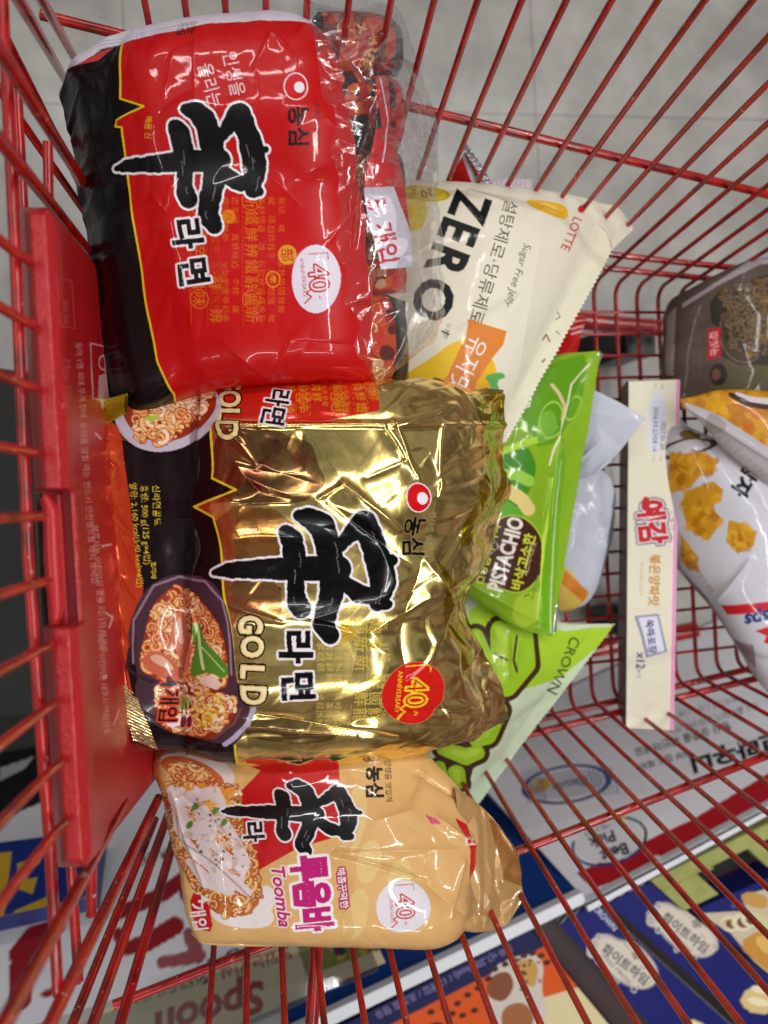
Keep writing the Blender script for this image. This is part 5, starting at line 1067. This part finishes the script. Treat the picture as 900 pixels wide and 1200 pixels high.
def box_item(name, label, corners, z, h, cv, side_mat, N=260, group=None, stripe=None):
    """a carton lying on the shelf: printed lid plus body"""
    P = [un(x, y, z) for x, y in corners]; t = empty(name, (P[0]+P[1]+P[2]+P[3])/4-np.array([0, 0, h]), label, 'box', group)
    panel('lid', P, cv, M_CARD, t, .0010, N)
    q = [p+np.array([0, 0, -.0013]) for p in P]; d = np.array([0, 0, -h]); m = MB(); m.hexa([p+d for p in q]+q); m.build('box_body', side_mat, t, smooth=False, bevel=.0008)
    return t
def stripe_mat():
    m, nt, b = newmat('striped_card'); L = nt.links.new; tc = nt.nodes.new('ShaderNodeTexCoord'); w = nt.nodes.new('ShaderNodeTexWave'); w.inputs['Scale'].default_value = 70; w.bands_direction = 'DIAGONAL'
    r = nt.nodes.new('ShaderNodeValToRGB'); r.color_ramp.interpolation = 'CONSTANT'; r.color_ramp.elements[1].position = .5; r.color_ramp.elements[0].color = tuple(lin((20, 20, 40)))+(1,); r.color_ramp.elements[1].color = tuple(lin((225, 225, 225)))+(1,)
    L(tc.outputs['Object'], w.inputs['Vector']); L(w.outputs['Fac'], r.inputs['Fac']); L(r.outputs['Color'], b.inputs['Base Color']); b.inputs['Roughness'].default_value = .5; return m
M_STR = stripe_mat()
BL = (18, 25, 104)
def wafer(dx, dy, label):
    cv = Canvas(560, 1000, 1010, 1290, 2.6, BL); cv.noise(.05, int(dx)+3, (14, 40)); o = lambda L: [(620+x/3.214+dx, 960+y/3.214+dy) for x, y in L]
    ax = math.degrees(math.atan2(144, 158))
    cv.text('CROWN', *o([(286, 372)])[0], 9.5, 47, (206, 206, 226), .02)
    fr = [(225, 470), (255, 435), (300, 430), (340, 455), (400, 460), (470, 530), (492, 590), (470, 630), (420, 645), (350, 620), (290, 575), (260, 530), (215, 520)]
    cv.poly(o(fr), (214, 204, 188), smooth=2); Q = chaikin(o(fr), 2); cv.line(Q+[Q[0]], .9, (120, 116, 130)); cx, cy = np.mean(Q, 0)
    cv.line([(x*.9+cx*.1, y*.9+cy*.1) for x, y in Q+[Q[0]]], .5, (150, 144, 150))
    for x, y, r in ((232, 480, 5), (248, 505, 5), (262, 445, 4), (235, 500, 6), (262, 535, 4), (475, 600, 4), (395, 640, 4), (330, 610, 3), (250, 470, 6)):
        cv.ell(*o([(x, y)])[0], r*.8, r, (206, 200, 196), w=1.2); cv.ell(*o([(x, y)])[0], r*.4, r*.5, (110, 108, 124), w=.7)
    cv.text('화이트하임', *o([(362, 545)])[0], 14.2, 38, (30, 34, 70), .02, sx=1.02); cv.text('White Heimel', *o([(330, 562)])[0], 8.5, 44, (110, 100, 110), shear=.3)
    cv.poly(o([(385, 500), (415, 495), (428, 525), (395, 530)]), (110, 104, 100), a=.7); cv.text('WHITE', *o([(370, 480)])[0], 3.6, 44, (110, 100, 100)); cv.text('HEIM', *o([(430, 560)])[0], 3.6, 44, (110, 100, 100))
    cv.poly(o([(600, 745), (680, 780), (660, 860), (560, 820)]), (216, 190, 130), smooth=1); cv.poly(o([(615, 760), (660, 780), (640, 800), (590, 780)]), (240, 226, 190), smooth=1)
    return cv
def build_boxes():
    g = 'blue wafer boxes on the display shelf'; zl = -.112
    c1 = wafer(0, 0, ''); box_item('wafer_box', 'blue wafer box with an ornate cream oval, next to the orange cookie box', [(656, 1084), (697, 1058), (905, 1246), (803, 1246)], zl, .036, c1, M_STR, 360, g)
    c2 = wafer(70, -37, ''); c2.poly([(870, 1185), (880, 1150), (920, 1165), (905, 1190)], (216, 190, 130), smooth=1)
    for x, y in ((893, 1160), (889, 1174)): c2.ell(x, y, 13, 4.5, (236, 224, 190), 12)
    box_item('wafer_box', 'blue wafer box with an ornate cream oval, in the middle of the blue boxes', [(713, 1058), (762, 1034), (985, 1212), (924, 1246)], zl, .036, c2, M_STR, 360, g)
    c3 = Canvas(780, 1000, 1010, 1290, 2.6, BL); o = lambda L: [(620+x/3.214, 960+y/3.214) for x, y in L]
    c3.poly(o([(640, 355), (820, 345), (800, 290), (900, 260), (1200, 200), (1200, 700), (900, 600), (760, 430)]), (200, 186, 160)); c3.text('White', *o([(790, 322)])[0], 8, -18, (120, 124, 160))
    c3.poly(o([(790, 290), (830, 270), (900, 290), (900, 340), (830, 330)]), (196, 150, 80), smooth=1); c3.poly(o([(820, 350), (900, 360), (930, 420), (870, 410), (810, 380)]), (206, 200, 150), smooth=1)
    c3.poly(o([(780, 470), (880, 410), (1000, 430), (1000, 640), (880, 560)]), (196, 140, 60), smooth=1); c3.poly(o([(840, 450), (900, 430), (960, 480), (900, 520)]), (222, 178, 100), smooth=1)
    for x, y, r in ((755, 395, 11), (800, 390, 12), (830, 380, 10)): c3.ell(*o([(x, y)])[0], r, r*.8, (226, 214, 184), 20); c3.ell(*o([(x+6, y)])[0], r*.6, r*.5, (110, 60, 40), 20)
    c3.ell(*o([(745, 395)])[0], 5, 4, (150, 120, 60), 10, w=1)
    box_item('wafer_box', 'blue box with a wafer and hazelnut photo, rightmost of the blue boxes', [(812, 1068), (1000, 985), (1080, 1120), (985, 1210)], zl, .036, c3, plain_mat('navy_box_side', BL, .5), 260, g)
    # orange cookie box (its mascot left out)
    c = Canvas(330, 1070, 830, 1310, 2.4, (214, 84, 24)); c.noise(.05, 3, (9, 30)); c.poly([(360, 1222), (624, 1086), (640, 1108), (380, 1240)], (24, 28, 76))
    c.text('240 g(1,200 kcal) / 12개입 / 초코칩 함유', 520, 1150, 11, 153.5, (120, 112, 160), .02)
    c.poly([(634, 1170), (684, 1155), (760, 1260), (760, 1310), (634, 1310)], (218, 202, 158)); c.poly([(575, 1135), (600, 1122), (626, 1116), (638, 1130), (634, 1160), (642, 1185), (630, 1215), (590, 1215), (570, 1180)], (206, 196, 186), smooth=2)
    c.poly([(602, 1128), (624, 1122), (632, 1136), (626, 1160), (612, 1150)], (196, 150, 80), smooth=2); c.poly([(572, 1145), (596, 1136), (604, 1156), (590, 1176), (570, 1168)], (132, 76, 48), smooth=2); c.poly([(586, 1182), (612, 1172), (628, 1190), (618, 1215), (590, 1212)], (160, 100, 60), smooth=2)
    blobs(c, [(600, 1125), (632, 1122), (634, 1160), (604, 1160)], 14, 8, [(74, 36, 24)], 1.2, 2.6)
    for x, y in ((505, 1186), (520, 1180), (530, 1188), (536, 1176), (548, 1166), (560, 1158), (572, 1147), (580, 1136), (592, 1130), (603, 1126), (614, 1120), (624, 1117), (634, 1120), (641, 1128), (556, 1184), (542, 1190)): c.ell(x, y, 4.4, 3.2, (70, 32, 22), -20)
    c.ell(512, 1212, 16, 14, (66, 28, 20))
    box_item('cookie_box', 'orange and navy chocolate chip cookie box on the display shelf', [(362, 1222), (622, 1090), (800, 1306), (520, 1380)], zl-.004, .030, c, plain_mat('navy_card_side', (22, 26, 66), .5), 360)
    # green foam tray with cut-outs
    t = empty('foam_tray', un(850, 1020, -.148), 'olive green moulded tray with square dark notches', 'tray')
    M_OL = plain_mat('olive_foam', (158, 160, 92), .8, 0, 0, .5, 300, .12, 60); M_D = plain_mat('dark_gap', (14, 16, 12), .8)
    a, b, c_, d_ = un(762, 1032, -.105), un(1010, 912, -.105), un(1030, 985, -.105), un(802, 1068, -.105)
    ev = b-a; fv = d_-a; H = np.array([0, 0, -.04])
    def pc(u0, u1, v0, v1, z0, z1, m): 
        q = [a+ev*u+fv*v for u, v in ((u0, v0), (u1, v0), (u1, v1), (u0, v1))]; m.hexa([p+H*z1 for p in q]+[p+H*z0 for p in q])
    m = MB(); pc(0, 1, 0, .34, 0, 1, m); pc(0, .16, .34, 1, 0, 1, m); pc(.40, .47, .34, 1, .1, 1, m); pc(.66, .72, .34, 1, .1, 1, m); pc(.95, 1, .34, 1, 0, 1, m)
    for k in range(3): pc(.2+k*.21, .23+k*.21, .341, .44, .05, .9, m)
    m.build('tray_body', M_OL, t, smooth=False, bevel=.0012); m = MB(); pc(.16, .95, .34, 1, .85, .98, m); m.build('tray_floor', M_D, t, smooth=False)
build_boxes()

# ------------------------------------------------------------------ light, camera
def area(loc, rot, sx, sy, e, name='ceiling_lamp', col=(1, .985, .96)):
    l = bpy.data.lights.new(name, 'AREA'); l.shape = 'RECTANGLE'; l.size = sx; l.size_y = sy; l.energy = e; l.color = col
    o = bpy.data.objects.new(name, l); COL.objects.link(o); o.location = loc; o.rotation_euler = rot; return o
area((0, 1.35, 2.3), (-.3, 0, 0), 2.6, .06, 38)
area((-1.7, .2, 2.3), (0, -.35, 0), .06, 2.4, 24)
area((1.7, .4, 2.3), (0, .35, 0), .06, 2.4, 22)
area((-.3, -1.3, 2.3), (.3, 0, 0), 1.6, .05, 10)
w = bpy.data.worlds.new('World'); scene.world = w; w.use_nodes = True; nt = w.node_tree; bg = nt.nodes['Background']
tc = nt.nodes.new('ShaderNodeTexCoord'); sp = nt.nodes.new('ShaderNodeSeparateXYZ'); nz_ = nt.nodes.new('ShaderNodeTexNoise'); nz_.inputs['Scale'].default_value = 3.2; nz_.inputs['Detail'].default_value = 3
r = nt.nodes.new('ShaderNodeValToRGB'); r.color_ramp.elements[0].position = .42; r.color_ramp.elements[0].color = (.17, .175, .15, 1); r.color_ramp.elements[1].position = .58; r.color_ramp.elements[1].color = (.95, .94, .91, 1)  # made-up bright and dark patches for the foil to reflect
nt.links.new(tc.outputs['Generated'], nz_.inputs['Vector']); nt.links.new(nz_.outputs['Fac'], r.inputs['Fac']); nt.links.new(r.outputs['Color'], bg.inputs['Color']); bg.inputs['Strength'].default_value = .33

cam = bpy.data.cameras.new('camera'); co = bpy.data.objects.new('camera', cam); COL.objects.link(co)
M4 = Matrix.Identity(4)
for i in range(3):
    for j in range(3): M4[i][j] = R[i][j]
M4.translation = Vector(CAM); co.matrix_world = M4
cam.sensor_fit = 'VERTICAL'; cam.sensor_height = 36; cam.lens = 27; cam.clip_start = .01; cam.clip_end = 60
cam.dof.use_dof = True; cam.dof.focus_distance = .47; cam.dof.aperture_fstop = 6.5
scene.camera = co
scene.view_settings.view_transform = 'Standard'; scene.view_settings.look = 'None'; scene.view_settings.exposure = -.18; scene.view_settings.gamma = 1
scene.render.resolution_x = 768; scene.render.resolution_y = 1024
scene.cycles.transparent_max_bounces = 16; scene.cycles.max_bounces = 8
